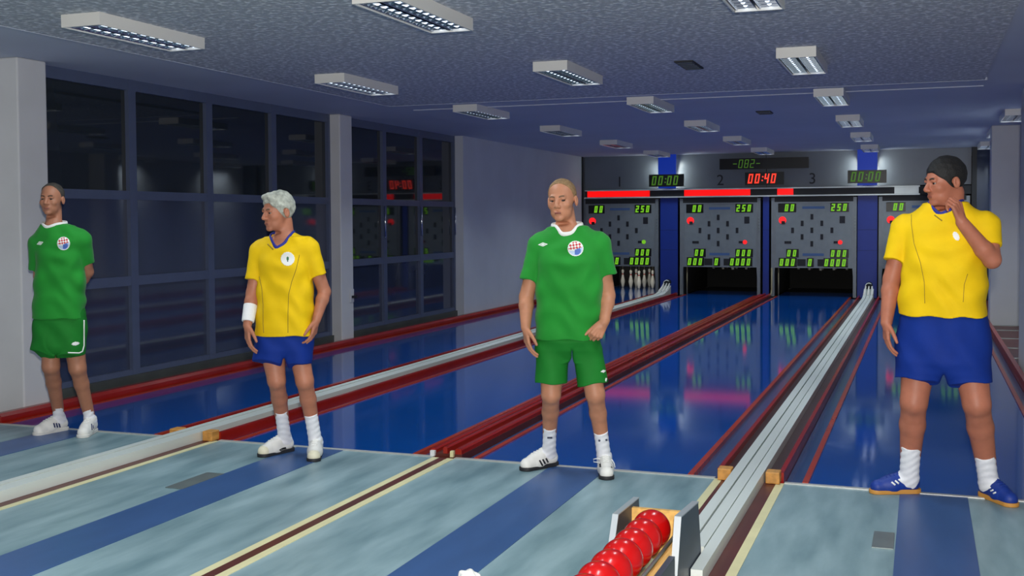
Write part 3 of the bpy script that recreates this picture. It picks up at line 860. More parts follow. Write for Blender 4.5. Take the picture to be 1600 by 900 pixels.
mat('skin_a', (170, 116, 90), 0.5, spec=0.35, var=0.10, vscale=14, sss=0.08)
mat('skin_b', (178, 116, 90), 0.5, spec=0.35, var=0.10, vscale=14, sss=0.08)
mat('skin_c', (186, 128, 98), 0.5, spec=0.35, var=0.10, vscale=14, sss=0.08)
mat('skin_d', (174, 108, 84), 0.5, spec=0.35, var=0.10, vscale=14, sss=0.08)
mat('lip', (140, 80, 68), 0.45, var=0.1)
mat('eye_white', (128, 112, 104), 0.25)
mat('eye_iris', (40, 30, 26), 0.15)
mat('hair_dark_grey', (66, 60, 52), 0.75, var=0.45, vscale=60, bump=0.6, bscale=140)
mat('hair_silver', (176, 178, 166), 0.75, var=0.40, vscale=28, bump=0.8, bscale=110)
mat('hair_cropped', (142, 112, 76), 0.75, var=0.35, vscale=50, bump=0.5, bscale=160)
mat('hair_black', (15, 13, 13), 0.7, var=0.4, vscale=60, bump=0.35, bscale=140)
mat('brow_dark', (58, 42, 32), 0.8)
mat('brow_light', (112, 84, 62), 0.8)
mat('jersey_green', (30, 138, 44), 0.75, spec=0.25, var=0.06, vscale=10, sheen=0.1, bump=0.12, bscale=260)
mat('shorts_green', (24, 118, 38), 0.75, spec=0.25, var=0.08, vscale=10, bump=0.12, bscale=260)
mat('jersey_yellow', (236, 194, 8), 0.75, spec=0.25, var=0.05, vscale=10, bump=0.12, bscale=260)
mat('shorts_blue', (9, 45, 130), 0.75, spec=0.25, var=0.08, vscale=10, bump=0.12, bscale=260)
mat('trim_white', (236, 236, 232), 0.7)
mat('trim_blue', (34, 44, 140), 0.7)
mat('piping_dark', (150, 122, 20), 0.7)
mat('crest_red', (196, 40, 50), 0.6)
mat('crest_blue', (74, 110, 190), 0.6)
mat('crest_light', (186, 206, 232), 0.6)
mat('crest_green', (52, 110, 70), 0.6)
mat('sock_white', (236, 236, 240), 0.85, bump=0.2, bscale=200)
mat('sock_mark', (70, 76, 96), 0.8)
mat('shoe_white', (230, 228, 222), 0.55, var=0.06, vscale=14)
mat('shoe_cream', (222, 216, 190), 0.55, var=0.10, vscale=14)
mat('shoe_blue', (12, 50, 138), 0.55, var=0.10, vscale=14)
mat('sole_white', (214, 212, 206), 0.6)
mat('sole_dark', (34, 34, 38), 0.6)
mat('sole_gum', (196, 138, 62), 0.55)
mat('mark_navy', (34, 44, 92), 0.6)
mat('mark_black', (24, 24, 30), 0.6)
mat('wristband', (240, 240, 240), 0.9, bump=0.3, bscale=200)

def build_person(S):
    p = Person(S['base'], S['label']); J = p.J
    nx, ny = S['neck'][:2]; ppm = 10.0 / (J(nx + 5, ny)[0] - J(nx - 5, ny)[0])      # pixels per metre at the figure
    phi = S['phi']; fr = V(-math.sin(phi), -math.cos(phi), 0); lf = V(math.cos(phi), -math.sin(phi), 0)
    zpx = lambda y: J(800, y)[2]
    # ---- joints
    feet = []
    for (gx, gy, yaw) in S['feet']:
        g = p.G(gx, gy); yw = math.radians(yaw); t = V(-math.sin(yw), -math.cos(yw), 0)
        feet.append((g, t, g - t * 0.075 + V(0, 0, 0.085)))
    rows = []
    for (y, xl, xr, b, cv) in S['torso']:
        A, Bq = J(xl, y), J(xr, y); W = (Bq[0] - A[0]) / 2
        a = math.sqrt(max(W * W - (b * math.sin(phi)) ** 2, 0.0064)) / math.cos(phi)
        rows.append((A[2], (A[0] + Bq[0]) / 2, cv, a, b))
    sh = [J(*q) for q in S['shoulder']]; nb = J(*S['neck']); 
    sle = [J(*q) for q in S['sleeve']]; srad = S['sleeve_r']
    el = [J(*q) for q in S['elbow']]; wr = [J(*q) for q in S['wrist']]
    hip = [J(*q) for q in S['hip']]; kn = [J(*q) for q in S['knee']]
    hem = [J(*q[:2], 0.0) for q in S['hem']]; hr = [q[2] / ppm / 2 for q in S['hem']]
    for i in range(2): hem[i][1] = (kn[i][1] + hip[i][1]) / 2
    lo = V(-0.62, -0.55, -0.01); hi = V(0.62, 0.5, 2.0)
    us = [q[0] for q in sh + el + wr + kn + [f[0] for f in feet]]; vv = [q[1] for q in sh + el + wr + kn + [f[0] for f in feet]]
    lo[0], hi[0] = min(us) - 0.20, max(us) + 0.20; lo[1], hi[1] = min(vv) - 0.30, max(vv) + 0.30
    # ---- head frame
    hc = J(*S['head']); hs = S['head_s']; hy, hp, hrl = [math.radians(a) for a in S['head_rot']]
    M = (Matrix.Rotation(-hy, 3, 'Z') @ Matrix.Rotation(hp, 3, 'X') @ Matrix.Rotation(hrl, 3, 'Y'))
    HM = np.array(M)
    H = lambda x, y, z: hc + HM @ (V(x, y, z) * hs)
    HR = HM.T
    he = lambda c, r: ell(H(*c), np.array(r) * hs, HR)
    hcone = lambda a, b, ra, rb: rcone(H(*a), H(*b), ra * hs, rb * hs)
    # ---- body
    B = Field(lo, hi, 0.0042)
    B.add(loft([(rows[0][0] + 0.035,) + rows[0][1:]] + rows[1:], phi, -0.014), 0.02)
    for i in range(2):
        B.add(rcone(nb - V(0, 0, 0.03), sh[i], 0.055, 0.052), 0.03)
        ar = S['arm_r']
        B.add(rcone(sh[i], el[i], ar[0], ar[1]), 0.02)
        mid = el[i] + (wr[i] - el[i]) * 0.28
        B.add(rcone(el[i], mid, ar[1] * 0.98, ar[1] * 1.02), 0.012)
        B.add(rcone(mid, wr[i], ar[1] * 1.0, ar[2]), 0.012)
        lr = S['leg_r']; an = feet[i][2]
        B.add(rcone(hip[i], kn[i], min(lr[0], hr[i] - 0.016), min(lr[1], hr[i] - 0.012)), 0.02)
        cf = kn[i] + (an - kn[i]) * 0.30 + V(0, 0.018, 0)
        B.add(rcone(kn[i], cf, lr[1] * 0.92, lr[2]), 0.02)
        B.add(rcone(cf, an, lr[2], lr[3]), 0.02)
        B.add(ell(kn[i] + V(0, -lr[1] * 0.42, -0.01), (lr[1] * 0.60, lr[1] * 0.6, lr[1] * 0.72)), 0.012)
        B.add(rcone(an, feet[i][0] + feet[i][1] * 0.06 + V(0, 0, 0.045), lr[3], 0.028), 0.02)
    # head and neck
    B.add(rcone(nb - V(0, 0, 0.04), H(0, 0.036, -0.062), S['neck_r'], S['neck_r'] * 0.88), 0.022)
    B.add(he((0, 0.015, 0.035), (0.074, 0.095, 0.082)), 0.02)
    B.add(he((0, -0.028, -0.025), (0.060, 0.062, 0.085)), 0.03)
    jw = S.get('jaw', 1.0)
    B.add(he((0, -0.034, -0.070), (0.050 * jw, 0.050, 0.040)), 0.02)
    B.add(he((0, -0.072, -0.098), (0.024, 0.018, 0.017)), 0.015)
    B.sub(he((0, -0.050, -0.128), (0.060, 0.040, 0.013)), 0.012)
    for s_ in (-1, 1):
        B.add(he((s_ * 0.041, -0.058, -0.024), (0.022, 0.024, 0.022)), 0.015)
    B.add(hcone((-0.034, -0.076, 0.020), (0.034, -0.076, 0.020), 0.012, 0.012), 0.012)
    for s_ in (-1, 1):
        B.sub(he((s_ * 0.031, -0.092, 0.001), (0.018, 0.014, 0.010)), 0.010)
    for s_ in (-1, 1):
        B.add(he((s_ * 0.031, -0.0775, 0.0100), (0.0165, 0.0115, 0.0070)), 0.004)
        B.add(he((s_ * 0.031, -0.0760, -0.0085), (0.0155, 0.0105, 0.0055)), 0.005)
    B.add(hcone((0, -0.084, 0.012), (0, -0.107, -0.028), 0.0085, 0.0125), 0.010)
    for s_ in (-1, 1): B.add(he((s_ * 0.012, -0.097, -0.034), (0.009, 0.011, 0.008)), 0.006)
    B.add(he((0, -0.084, -0.061), (0.025, 0.012, 0.0065)), 0.006)
    B.add(he((0, -0.082, -0.072), (0.022, 0.012, 0.0070)), 0.006)
    B.sub(hcone((-0.022, -0.098, -0.0665), (0.022, -0.098, -0.0665), 0.0028, 0.0028), 0.003)
    for s_ in (-1, 1):
        B.add(he((s_ * 0.079, 0.014, -0.008), (0.010, 0.019, 0.030)), 0.008)
        B.sub(he((s_ * 0.089, 0.009, -0.004), (0.007, 0.011, 0.018)), 0.005)
    for hd in S['hands']:
        add_hand(B, wr[hd['i']], hd['d'], hd['n'], hd['thumb'], hd['curl'], hd.get('spread', 0.0), hd.get('sc', 1.0), hd.get('td', (0.75, 0.55, 0.25)), hd.get('tb', 0.25))
    body = link('person', B.mesh('person_body'), S['skin'], None, True)
    p.place(body); tag(body, S['label'], 'person', 'bowlers on the approach')
    # ---- face details
    for s_ in (-1, 1):
        bm = bmesh.new(); bmesh.ops.create_uvsphere(bm, u_segments=16, v_segments=12, radius=0.0118 * hs)
        me = bpy.data.meshes.new('eye'); bm.to_mesh(me); bm.free()
        me.transform(Matrix.Rotation(math.pi / 2, 4, 'X'))
        e = link('eye', me, ['eye_white', 'eye_iris'], body, True)
        g = S.get('gaze', 0.0)
        for f in me.polygons:
            c = f.center.normalized(); f.material_index = 1 if c.y * math.cos(g) + c.x * math.sin(g) < -0.72 else 0
        e.matrix_local = Matrix.Translation(Vector(H(s_ * 0.031, -0.0735, 0.0005))) @ M.to_4x4()
    FA = HM @ V(0, 1, 0)
    def face_strip(name, pts, w, m):
        C = []
        for (x, z) in pts: C += [H(x, -0.2, z + w / 2), H(x, -0.2, z - w / 2)]
        C = np.array(C); P, ok = B.hit(C, np.tile(FA, (len(C), 1)), 0.0, 0.2 * hs); ok2 = ok.reshape(-1, 2).all(1); pts = [a for a, o in zip(pts, ok2) if o]; P = P.reshape(-1, 2, 3)[ok2].reshape(-1, 3)
        n = len(P); T = np.concatenate([P - FA * 0.0012, P + FA * 0.003]); fs = []
        k = len(pts)
        for i in range(k - 1):
            q = (2 * i, 2 * i + 1, 2 * i + 3, 2 * i + 2); fs += [q, tuple(a + n for a in q)[::-1], (2 * i, 2 * i + 2, 2 * i + 2 + n, 2 * i + n), (2 * i + 1, 2 * i + 1 + n, 2 * i + 3 + n, 2 * i + 3)]
        me = bpy.data.meshes.new(name); me.from_pydata([tuple(v) for v in T], [], fs)
        bm = bmesh.new(); bm.from_mesh(me); bmesh.ops.recalc_face_normals(bm, faces=bm.faces); bm.to_mesh(me); bm.free()
        return link(name, me, m, body, True)
    for s_ in (-1, 1):
        face_strip('eyebrow', [(s_ * (0.012 + 0.032 * t), 0.020 + 0.005 * math.sin(t * 2.6)) for t in np.linspace(0, 1, 9)], 0.008 * hs, S['brow'])
    face_strip('lips', [(x, -0.0665 - 0.0 * x) for x in np.linspace(-0.018, 0.018, 9)], 0.0105 * hs, 'lip')
    # ---- hair
    hh = S['hair']
    HF = Field(hc - 0.17, hc + 0.17, 0.0040)
    th = hh['t']
    HF.add(he((0, 0.016, 0.036), (0.074 + th, 0.095 + th, 0.082 + hh.get('top', th))), 0)
    if hh.get('tuft'): HF.add(he(*hh['tuft']), 0.015)
    for (n_, c_) in hh['cuts']:
        n_ = HM @ nrm(n_); o_ = H(*c_)
        HF.keep(lambda X, Y, Z, n_=n_, o_=o_: (X - o_[0]) * n_[0] + (Y - o_[1]) * n_[1] + (Z - o_[2]) * n_[2])
    for s_ in (-1, 1): HF.sub(he((s_ * 0.085, 0.008, -0.012), (0.020, 0.026, 0.036)), 0.003)
    am = hh.get('rough', 0.002)
    HF.warp(lambda X, Y, Z: am * (np.sin(150 * X + 60 * Z) + np.sin(130 * Y - 80 * X) + np.sin(170 * Z + 90 * Y)) * 0.35)
    link('hair', HF.mesh('hair'), hh['m'], body, True)
    # ---- shirt
    SF = Field(lo, hi, 0.0048)
    zh = rows[-1][0] if rows[-1][0] < rows[0][0] else rows[0][0]
    SF.add(loft(rows, phi), 0.0)
    for i in range(2):
        SF.add(rcone(nb - V(0, 0, 0.035), sh[i] + V(0, 0, -0.005), S.get('trap', 0.062), 0.068), 0.05)
        SF.add(cutcone(sh[i], sle[i], srad[0], srad[1]), 0.018)
    wa = S.get('wrinkle', 0.0085); hz = np.array(S['torso'][0][:1])
    c_, s2 = math.cos(phi), math.sin(phi)
    pits = [(sh[i][0] * 1.06 - nb[0] * 0.06, sh[i][2] - 0.06) for i in range(2)]
    def folds(X, Y, Z):
        r = wa * 0.55 * np.sin(26 * X + 3.5 * np.sin(6 * Z + 4 * X) + 5 * Y) * np.clip((nb[2] - 0.12 - Z) * 2.2, 0.1, 1.0)
        for j, (ux, uz) in enumerate(pits):
            dx, dz = X - ux, Z - uz; rr = np.sqrt(dx * dx + dz * dz) + 1e-4
            th = np.arctan2(dz, dx * (1 if j == 0 else -1))
            r = r + wa * 1.35 * np.sin(10 * th + 1.6 * np.sin(11 * rr)) * np.exp(-rr / 0.22) * np.clip((rr - 0.09) / 0.10, 0, 1)
        r = r + 0.6 * wa * np.sin(40 * Z + 12 * X + 3 * np.sin(16 * X)) * np.clip(1.0 - np.abs(Z - (zh + 0.16)) * 5, 0, 1)
        return r + 0 * Y
    SF.warp(folds)
    # neck opening with a dipping rim
    rim = S['collar']; rc = J(*rim['c']); rx, ry, dr, pw = rim['rx'], rim['ry'], rim['drop'], rim.get('pow', 1.0); vee = rim.get('vee', False)
    def rimz(t): 
        tt = abs((t + math.pi) % (2 * math.pi) - math.pi); k = max(0.0, 1 - tt / (math.pi / 2)) if vee else max(0.0, math.cos(t)); return rc[2] - dr * (k ** pw) + rim.get('back', 0.012) * max(0.0, -math.cos(t))
    def rimp(t, g=1.0): return V(rc[0], rc[1], 0) + fr * (ry * math.cos(t) * g) + lf * (rx * math.sin(t) * g) + V(0, 0, rimz(t))
    def neckhole(X, Y, Z):
        x = (X - rc[0]) * lf[0] + (Y - rc[1]) * lf[1]; y = (X - rc[0]) * fr[0] + (Y - rc[1]) * fr[1]
        r = np.sqrt((x / rx) ** 2 + (y / ry) ** 2) + 1e-6; ct = (y / ry) / r
        kk = np.maximum(1 - np.arccos(np.clip(ct, -1, 1)) / (math.pi / 2), 0) if vee else np.maximum(ct, 0)
        z = rc[2] - dr * kk ** pw * np.minimum(r, 1.2) + rim.get('back', 0.012) * np.maximum(-ct, 0)
        z = z - 0.035 * np.clip((0.97 - r) * 12, 0, 1)
        return np.maximum((r - 1) * min(rx, ry), z - Z)
    SF.sub((neckhole, V(rc[0] - rx, rc[1] - max(rx, ry) - .02, rc[2] - dr - 0.06), V(rc[0] + rx, rc[1] + max(rx, ry) + .02, rc[2] + 0.2)), 0.0)
    if S.get('hem_curve'):
        zc, k = S['hem_curve']; zc = zpx(zc); cu = rows[0][1]
        SF.keep(lambda X, Y, Z: zc + k * np.abs(X - cu) ** 2 - Z + 0 * Y)
    shirt = link('shirt', SF.mesh('shirt'), S['shirt_m'], body, True)
    shirt['label'] = S['shirt_label']
    # collar: each rim point sits on the cloth
    N = 44; pts = []
    for k in range(N):
        t = 2 * math.pi * k / N; q = rimp(t)
        O = (q + V(0, 0, 0.14))[None, :]; 
        P, ok = SF.hit((rimp(t, 1.03) + V(0, 0, 0.12))[None, :], V(0, 0, -1)[None, :], 0.0, 0.24)
        z = P[0][2] if ok[0] else q[2]
        z = min(max(z, q[2] - 0.03), q[2] + 0.025)
        pts.append((q[0], q[1], z))
    zz = np.array([q[2] for q in pts]); zz = (np.roll(zz, 1) + zz * 2 + np.roll(zz, -1)) / 4
    MB().tube([(q[0], q[1], z) for q, z in zip(pts, zz)], 0.0060, 10, True, sz=rim.get('h', 2.2)).build('collar', rim['m'], shirt, True)
    # ---- shorts
    TF = Field(V(lo[0], lo[1], hem[0][2] - 0.05), V(hi[0], hi[1], rows[0][0] + 0.2), 0.0048)
    w = [J(*q) for q in S['waist']]; wW = (w[1][0] - w[0][0]) / 2; cu = (w[0][0] + w[1][0]) / 2
    bb = S['waist_b']; cv = S.get('waist_v', 0.0)
    zc = zpx(S['crotch'])
    LG = Field(TF.lo, TF.lo + TF.h, TF.h); LG.n = TF.n; LG.f = np.full(TF.n, 9.0, np.float32)
    for i in range(2): LG.add(cutcone(hip[i] + V(0, cv, 0), hem[i] + V(0, cv, 0), hr[i] * 0.97, hr[i]), 0.004)
    ts = rows[0][0]
    TF.add(loft([(zc - 0.05, cu, cv, wW * 0.55, bb * 0.40), (zc + 0.01, cu, cv, wW * 0.92, bb * 0.82), (zc + 0.07, cu, cv, wW * 0.985, bb), (ts - 0.012, cu, cv, wW * 0.985, bb), (ts + 0.005, cu, cv, wW * 0.93, bb * 0.93), (ts + 0.10, cu, cv, wW * 0.90, bb * 0.90)], phi * 0.5), 0.0)
    t_ = np.clip(0.5 + 0.5 * (TF.f - LG.f) / 0.05, 0, 1); TF.f = TF.f + (LG.f - TF.f) * t_ - 0.05 * t_ * (1 - t_)
    mid = (hem[0] + hem[1]) / 2
    zt_, zb_ = zc + 0.015, hem[0][2] - 0.02
    def slit(X, Y, Z):
        g = np.clip((zt_ - Z) / (zt_ - zb_), 0, 1)
        return np.maximum(np.abs(X - mid[0]) - 0.004 - 0.014 * g, (Z - zt_) * 0.5) + 0 * Y
    TF.sub((slit, V(mid[0] - 0.05, lo[1], zb_ - 0.02), V(mid[0] + 0.05, hi[1], zt_ + 0.04)), 0.022)
    TF.warp(lambda X, Y, Z: 0.004 * np.sin(38 * X + 4 * np.sin(8 * Z)))
    shorts = link('shorts', TF.mesh('shorts'), S['shorts_m'], body, True)
    # ---- socks and shoes
    shoes = []
    for i in range(2):
        an = feet[i][2]; st = J(*S['sock'][i][:2]); 
        tt = np.clip((st[2] - an[2]) / (kn[i][2] - an[2]), 0.02, 0.9); top = an + (kn[i] - an) * tt
        if 'sock_shift' in S: top = top
        KF = Field(np.minimum(an, top) - 0.11, np.maximum(an, top) + 0.11, 0.0042)
        ra = S['leg_r'][3] + 0.006; rt = S['sock'][i][2] / ppm / 2
        KF.add(cutcone(an - V(0, 0, 0.02), top, ra, rt), 0)
        KF.add(rcone(an, feet[i][0] + feet[i][1] * 0.02 + V(0, 0, 0.06), ra, 0.036), 0.02)
        KF.warp(lambda X, Y, Z: 0.0012 * np.sin(160 * Z + 6 * np.sin(20 * X)))
        sock = link('sock', KF.mesh('sock'), 'sock_white', body, True)
        for (nm, k, q) in S.get('sock_marks', []):
            if k == i: strip_decal(p, KF, nm, q, 3.0, 'sock_mark', sock, 0.0015)
        g, t, _ = feet[i]; sd = V(-t[1], t[0], 0); F_ = lambda s0, x, z: g + t * s0 + sd * x + V(0, 0, z)
        HFl = Field(g - V(0.2, 0.2, 0.004), g + V(0.2, 0.2, 0.16), 0.0036)
        HFl.add(rcone(F_(-0.095, 0, 0.052), F_(0.02, 0, 0.046), 0.040, 0.043), 0.0)
        HFl.add(rcone(F_(0.02, 0, 0.042), F_(0.098, 0.0, 0.034), 0.045, 0.041), 0.03)
        HFl.add(rcone(F_(-0.080, 0, 0.06), F_(-0.072, 0, 0.098), 0.041, 0.045), 0.02)
        HFl.add(rcone(F_(-0.040, 0, 0.088), F_(0.055, 0, 0.058), 0.037, 0.032), 0.02)
        HFl.sub(rcone(F_(-0.068, 0, 0.108), F_(-0.062, 0, 0.16), 0.034, 0.05), 0.004)
        HFl.keep(lambda X, Y, Z: 0.016 - Z + 0 * X + 0 * Y)
        shoe = link('shoe', HFl.mesh('shoe'), S['shoe_m'], body, True)
        shoe['label'] = S['shoe_label']
        LF_ = Field(g - V(0.2, 0.2, 0.008), g + V(0.2, 0.2, 0.07), 0.0036)
        def flatcap(a, b, ra, rb, z1):
            fn0, l0, h0 = rcone(V(a[0], a[1], 0), V(b[0], b[1], 0), ra, rb)
            def fn(X, Y, Z): return np.maximum(fn0(X, Y, Z * 0), np.maximum(0.0 - Z, Z - z1))
            return fn, V(l0[0], l0[1], 0), V(h0[0], h0[1], z1)
        LF_.add(flatcap(F_(-0.098, 0, 0), F_(0.0, 0, 0), 0.043, 0.042, 0.026), 0)
        LF_.add(flatcap(F_(0.0, 0, 0), F_(0.100, 0, 0), 0.042, 0.046, 0.022), 0)
        sole = link('sole', LF_.mesh('sole'), S['sole_m'], shoe, True)
        if S.get('toe_m'):
            TFt = Field(g - V(0.2, 0.2, 0.008), g + V(0.2, 0.2, 0.1), 0.0036)
            TFt.add(rcone(F_(0.085, 0, 0.034), F_(0.099, 0, 0.032), 0.042, 0.0425), 0)
            TFt.keep(lambda X, Y, Z: np.maximum(0.020 - Z, 0.094 - ((X - g[0]) * t[0] + (Y - g[1]) * t[1])) + 0 * X)
            link('toe_cap', TFt.mesh('toe_cap'), S['toe_m'], shoe, True)
        for k in range(4):
            s0 = -0.012 + 0.021 * k; z0 = 0.150
            C = np.array([F_(s0 + 0.004 * (x > 0), x, z0) for x in np.linspace(-0.020, 0.020, 7)]); Pp, ok = HFl.hit(C, np.tile(V(0, 0, -1), (7, 1)), 0, 0.14)
            if not ok.all(): continue
            MB().tube([tuple(q + V(0, 0, 0.001)) for q in Pp], 0.0030, 6).build('lace', S['lace_m'], shoe, True)
        for (k, nm, line, wd, m) in S.get('shoe_marks', []):
            if k == i: strip_decal(p, HFl, nm, line, wd, m, shoe, 0.0015)
        shoes.append((shoe, HFl, F_))
    if S.get('extras'): S['extras'](p, body, shirt, SF, shorts, TF, dict(el=el, wr=wr, ppm=ppm, B=B, shoes=shoes, feet=feet))
    return body

def crest(p, SF, shirt, cx, cy, rx, ry):
    def col(u, v):
        a, b = u * 0.8 + v * 0.6, -u * 0.6 + v * 0.8
        if u * u + v * v > 0.80: return 0
        if v < 0.12 + 0.35 * u * -1 and v < 0.15:
            return 1 if (int((a + 2) * 3.6) + int((b + 2) * 3.6)) % 2 else 0
        if u > -0.1 and v > -0.35: return 2 if (u - 0.15) ** 2 + (v - 0.3) ** 2 < 0.28 else 3
        return 3 if v > 0.3 else 0
    grid_decal(p, SF, 'crest', cx, cy, rx, ry, lambda u, v: u * u + v * v < 1.0, col, ['trim_white', 'crest_red', 'crest_blue', 'crest_light'], shirt, 40)

def chest_logo(p, SF, shirt, cx, cy, rx, ry, ang=-0.12):
    grid_decal(p, SF, 'chest_logo', cx, cy, rx, ry, lambda u, v: abs(u) + abs(v) < 1.0 and not (0.45 < abs(u) + abs(v) < 0.62), lambda u, v: 0, ['trim_white'], shirt, 16, ang)

R_ = math.radians
HANG_R = dict(i=0, n=V(0.9, 0.35, 0.0), thumb=1, curl=(0.30, 0.35, 0.25), spread=0.10)
HANG_L = dict(i=1, n=V(-0.9, 0.35, 0.0), thumb=-1, curl=(0.35, 0.40, 0.30), spread=0.10)

def extras_green_left(p, body, shirt, SF, shorts, TF, k):
    crest(p, SF, shirt, 99.3, 380.5, 10, 10.5)
    chest_logo(p, SF, shirt, 62.5, 380, 6, 3.4, -0.35)
    grid_decal(p, SF, 'shoulder_badge', 122, 349, 6, 3, lambda u, v: u * u + v * v < 1, lambda u, v: 0, ['trim_white'], shirt, 10, 0.5)
    strip_decal(p, TF, 'side_piping', [(131.5, 500), (131.5, 540), (129, 549), (124, 551.5), (106, 551)], 2.0, 'trim_white', shorts)
    grid_decal(p, TF, 'shorts_logo', 118, 537, 6.5, 3, lambda u, v: abs(u) ** 1.5 + abs(v) ** 1.5 < 1, lambda u, v: 0, ['trim_white'], shorts, 10, -0.15)

def extras_green_mid(p, body, shirt, SF, shorts, TF, k):
    crest(p, SF, shirt, 899.2, 388.3, 12.3, 12)
    chest_logo(p, SF, shirt, 848.3, 382, 8.5, 3.4, -0.06)
    for cx, cy, a in ((837, 357, -0.5), (930, 354, 0.35)):
        grid_decal(p, SF, 'shoulder_badge', cx, cy, 8.5, 4, lambda u, v: u * u + v * v < 1, lambda u, v: 0, ['trim_white'], shirt, 12, a)
    strip_decal(p, TF, 'hem_piping', [(834.5, 596), (838, 599.5), (848, 601.5)], 2.6, 'trim_white', shorts)
    strip_decal(p, TF, 'hem_piping', [(948, 588), (946.5, 596), (940, 599.5), (928, 600)], 2.4, 'trim_white', shorts)
    grid_decal(p, TF, 'shorts_logo', 943, 580, 5.5, 2.6, lambda u, v: abs(u) + abs(v) < 1, lambda u, v: 0, ['trim_white'], shorts, 10, -0.2)
    # the loose lace loop of the right shoe
    shoe, HFl, F_ = k['shoes'][1]
    for s0, pts in ((1, [(0.012, 0.088), (0.045, 0.10), (0.072, 0.095), (0.070, 0.078), (0.042, 0.076), (0.014, 0.085)]), (-1, [(-0.012, 0.088), (-0.04, 0.092), (-0.052, 0.07), (-0.058, 0.045)])):
        MB().tube([tuple(F_(0.0, x, z)) for x, z in [(-a, b) for a, b in pts]], 0.0032, 6).build('loose_lace', 'trim_white', shoe, True)

def extras_yellow_left(p, body, shirt, SF, shorts, TF, k):
    grid_decal(p, SF, 'badge', 449.5, 404.5, 10.8, 10.8, lambda u, v: u * u + v * v < 1, lambda u, v: 1 if (u * u * 3 + (v + 0.05) ** 2 < 0.10) else (2 if (abs(u) < 0.1 and 0.2 < v < 0.42) else 0), ['trim_white', 'crest_green', 'sock_mark'], shirt, 24)
    strip_decal(p, SF, 'piping', [(468, 398), (463, 420), (456, 440), (451, 460), (450, 490), (450, 520)], 1.1, 'piping_dark', shirt)
    strip_decal(p, SF, 'piping', [(405, 432), (409, 450), (411, 475), (411, 505), (412, 520)], 1.1, 'piping_dark', shirt)
    strip_decal(p, SF, 'neck_mark', [(418, 381), (427, 390)], 2.0, 'piping_dark', shirt)
    el, wr = k['el'][0], k['wr'][0]; d = nrm(wr - el)
    a, b = p.J(388.5, 474.5, 0.02), p.J(386.5, 502, 0.05)
    WF = Field(np.minimum(a, b) - 0.08, np.maximum(a, b) + 0.08, 0.0036)
    L = np.linalg.norm(wr - el); f0, l0, h0 = rcone(el, wr, 0.047, 0.038)
    ax = d; za = (a - el) @ ax; zb = (b - el) @ ax
    WF.add((lambda X, Y, Z: np.maximum(f0(X, Y, Z), np.maximum(za - ((X - el[0]) * ax[0] + (Y - el[1]) * ax[1] + (Z - el[2]) * ax[2]), ((X - el[0]) * ax[0] + (Y - el[1]) * ax[1] + (Z - el[2]) * ax[2]) - zb)), l0, h0), 0)
    link('wristband', WF.mesh('wristband'), 'wristband', body, True)

def extras_yellow_right(p, body, shirt, SF, shorts, TF, k):
    grid_decal(p, SF, 'badge', 1494, 369, 4.5, 7.5, lambda u, v: u * u + v * v < 1, lambda u, v: 0, ['trim_white'], shirt, 12, -0.5)
    strip_decal(p, SF, 'piping', [(1424, 330), (1424, 350), (1428, 380), (1438, 410), (1444, 440), (1445, 474)], 1.1, 'piping_dark', shirt)
    strip_decal(p, SF, 'piping', [(1512, 428), (1506.5, 445), (1505, 472)], 1.1, 'piping_dark', shirt)
    strip_decal(p, SF, 'neck_mark', [(1460, 336), (1472, 345)], 2.0, 'piping_dark', shirt)

NAPE = ((0, -0.35, -1), (0, 0.05, -0.050))
P1 = dict(base=(-5.69, -0.23), label='man in green jersey and shorts with hands behind his back at the left pillar', phi=R_(22),
    torso=((498, 51, 134, .125, 0), (470, 51.5, 133.5, .125, 0), (435, 54, 132.5, .12, 0), (405, 57, 131, .125, 0), (380, 58, 131, .12, 0), (365, 62, 126, .10, 0), (354, 70, 114, .07, 0)),
    shoulder=((60, 379, -.06), (128, 374, .06)), neck=(84, 350, 0), sleeve=((58, 423, -.09), (134, 411, .0)), sleeve_r=(.062, .060),
    elbow=((62, 432, -.14), (137, 425, -.04)), wrist=((92, 458, -.22), (112, 462, -.20)), arm_r=(.05, .041, .029),
    hip=((78, 492, -.02), (110, 492, .02)), knee=((79.5, 572, .01), (121, 575, .03)), hem=((67, 548, 38), (107, 551, 50)),
    waist=((52, 490), (133, 490)), waist_b=.118, crotch=522, leg_r=(.082, .060, .050, .036), sock=((86, 641, 17), (137, 641, 17)),
    feet=((80, 676, 52), (137, 679, 18)), head=(81, 311.5, 0), head_s=.96, head_rot=(24, 0, 0), neck_r=.056, jaw=.96,
    hands=(dict(i=0, d=V(1, .15, -.25), n=V(0, 1, 0), thumb=-1, curl=(.5, .6, .4)), dict(i=1, d=V(-1, .2, -.3), n=V(0, 1, 0), thumb=1, curl=(.5, .6, .4))),
    skin='skin_a', brow='brow_dark', hair=dict(t=.004, m='hair_dark_grey', cuts=[((0, -.85, -.45), (0, -.040, .090)), NAPE]),
    shirt_m='jersey_green', shirt_label='green football jersey with white round collar and crest', shorts_m='shorts_green', collar=dict(c=(85, 343, 0), rx=.082, ry=.078, drop=.058, m='trim_white'),
    shoe_m='shoe_white', sole_m='sole_white', lace_m='trim_white', shoe_label='white sports shoe with navy stripes',
    shoe_marks=[(0, 'stripe', [(84 + 4 * j, 661 + 0 * j), (86 + 4 * j, 668)], 2.4, 'mark_navy') for j in range(3)] + [(1, 'stripe', [(143 + 2.4 * j, 662 + 2 * j), (144 + 2.4 * j, 672)], 1.6, 'mark_navy') for j in range(2)],
    extras=extras_green_left)
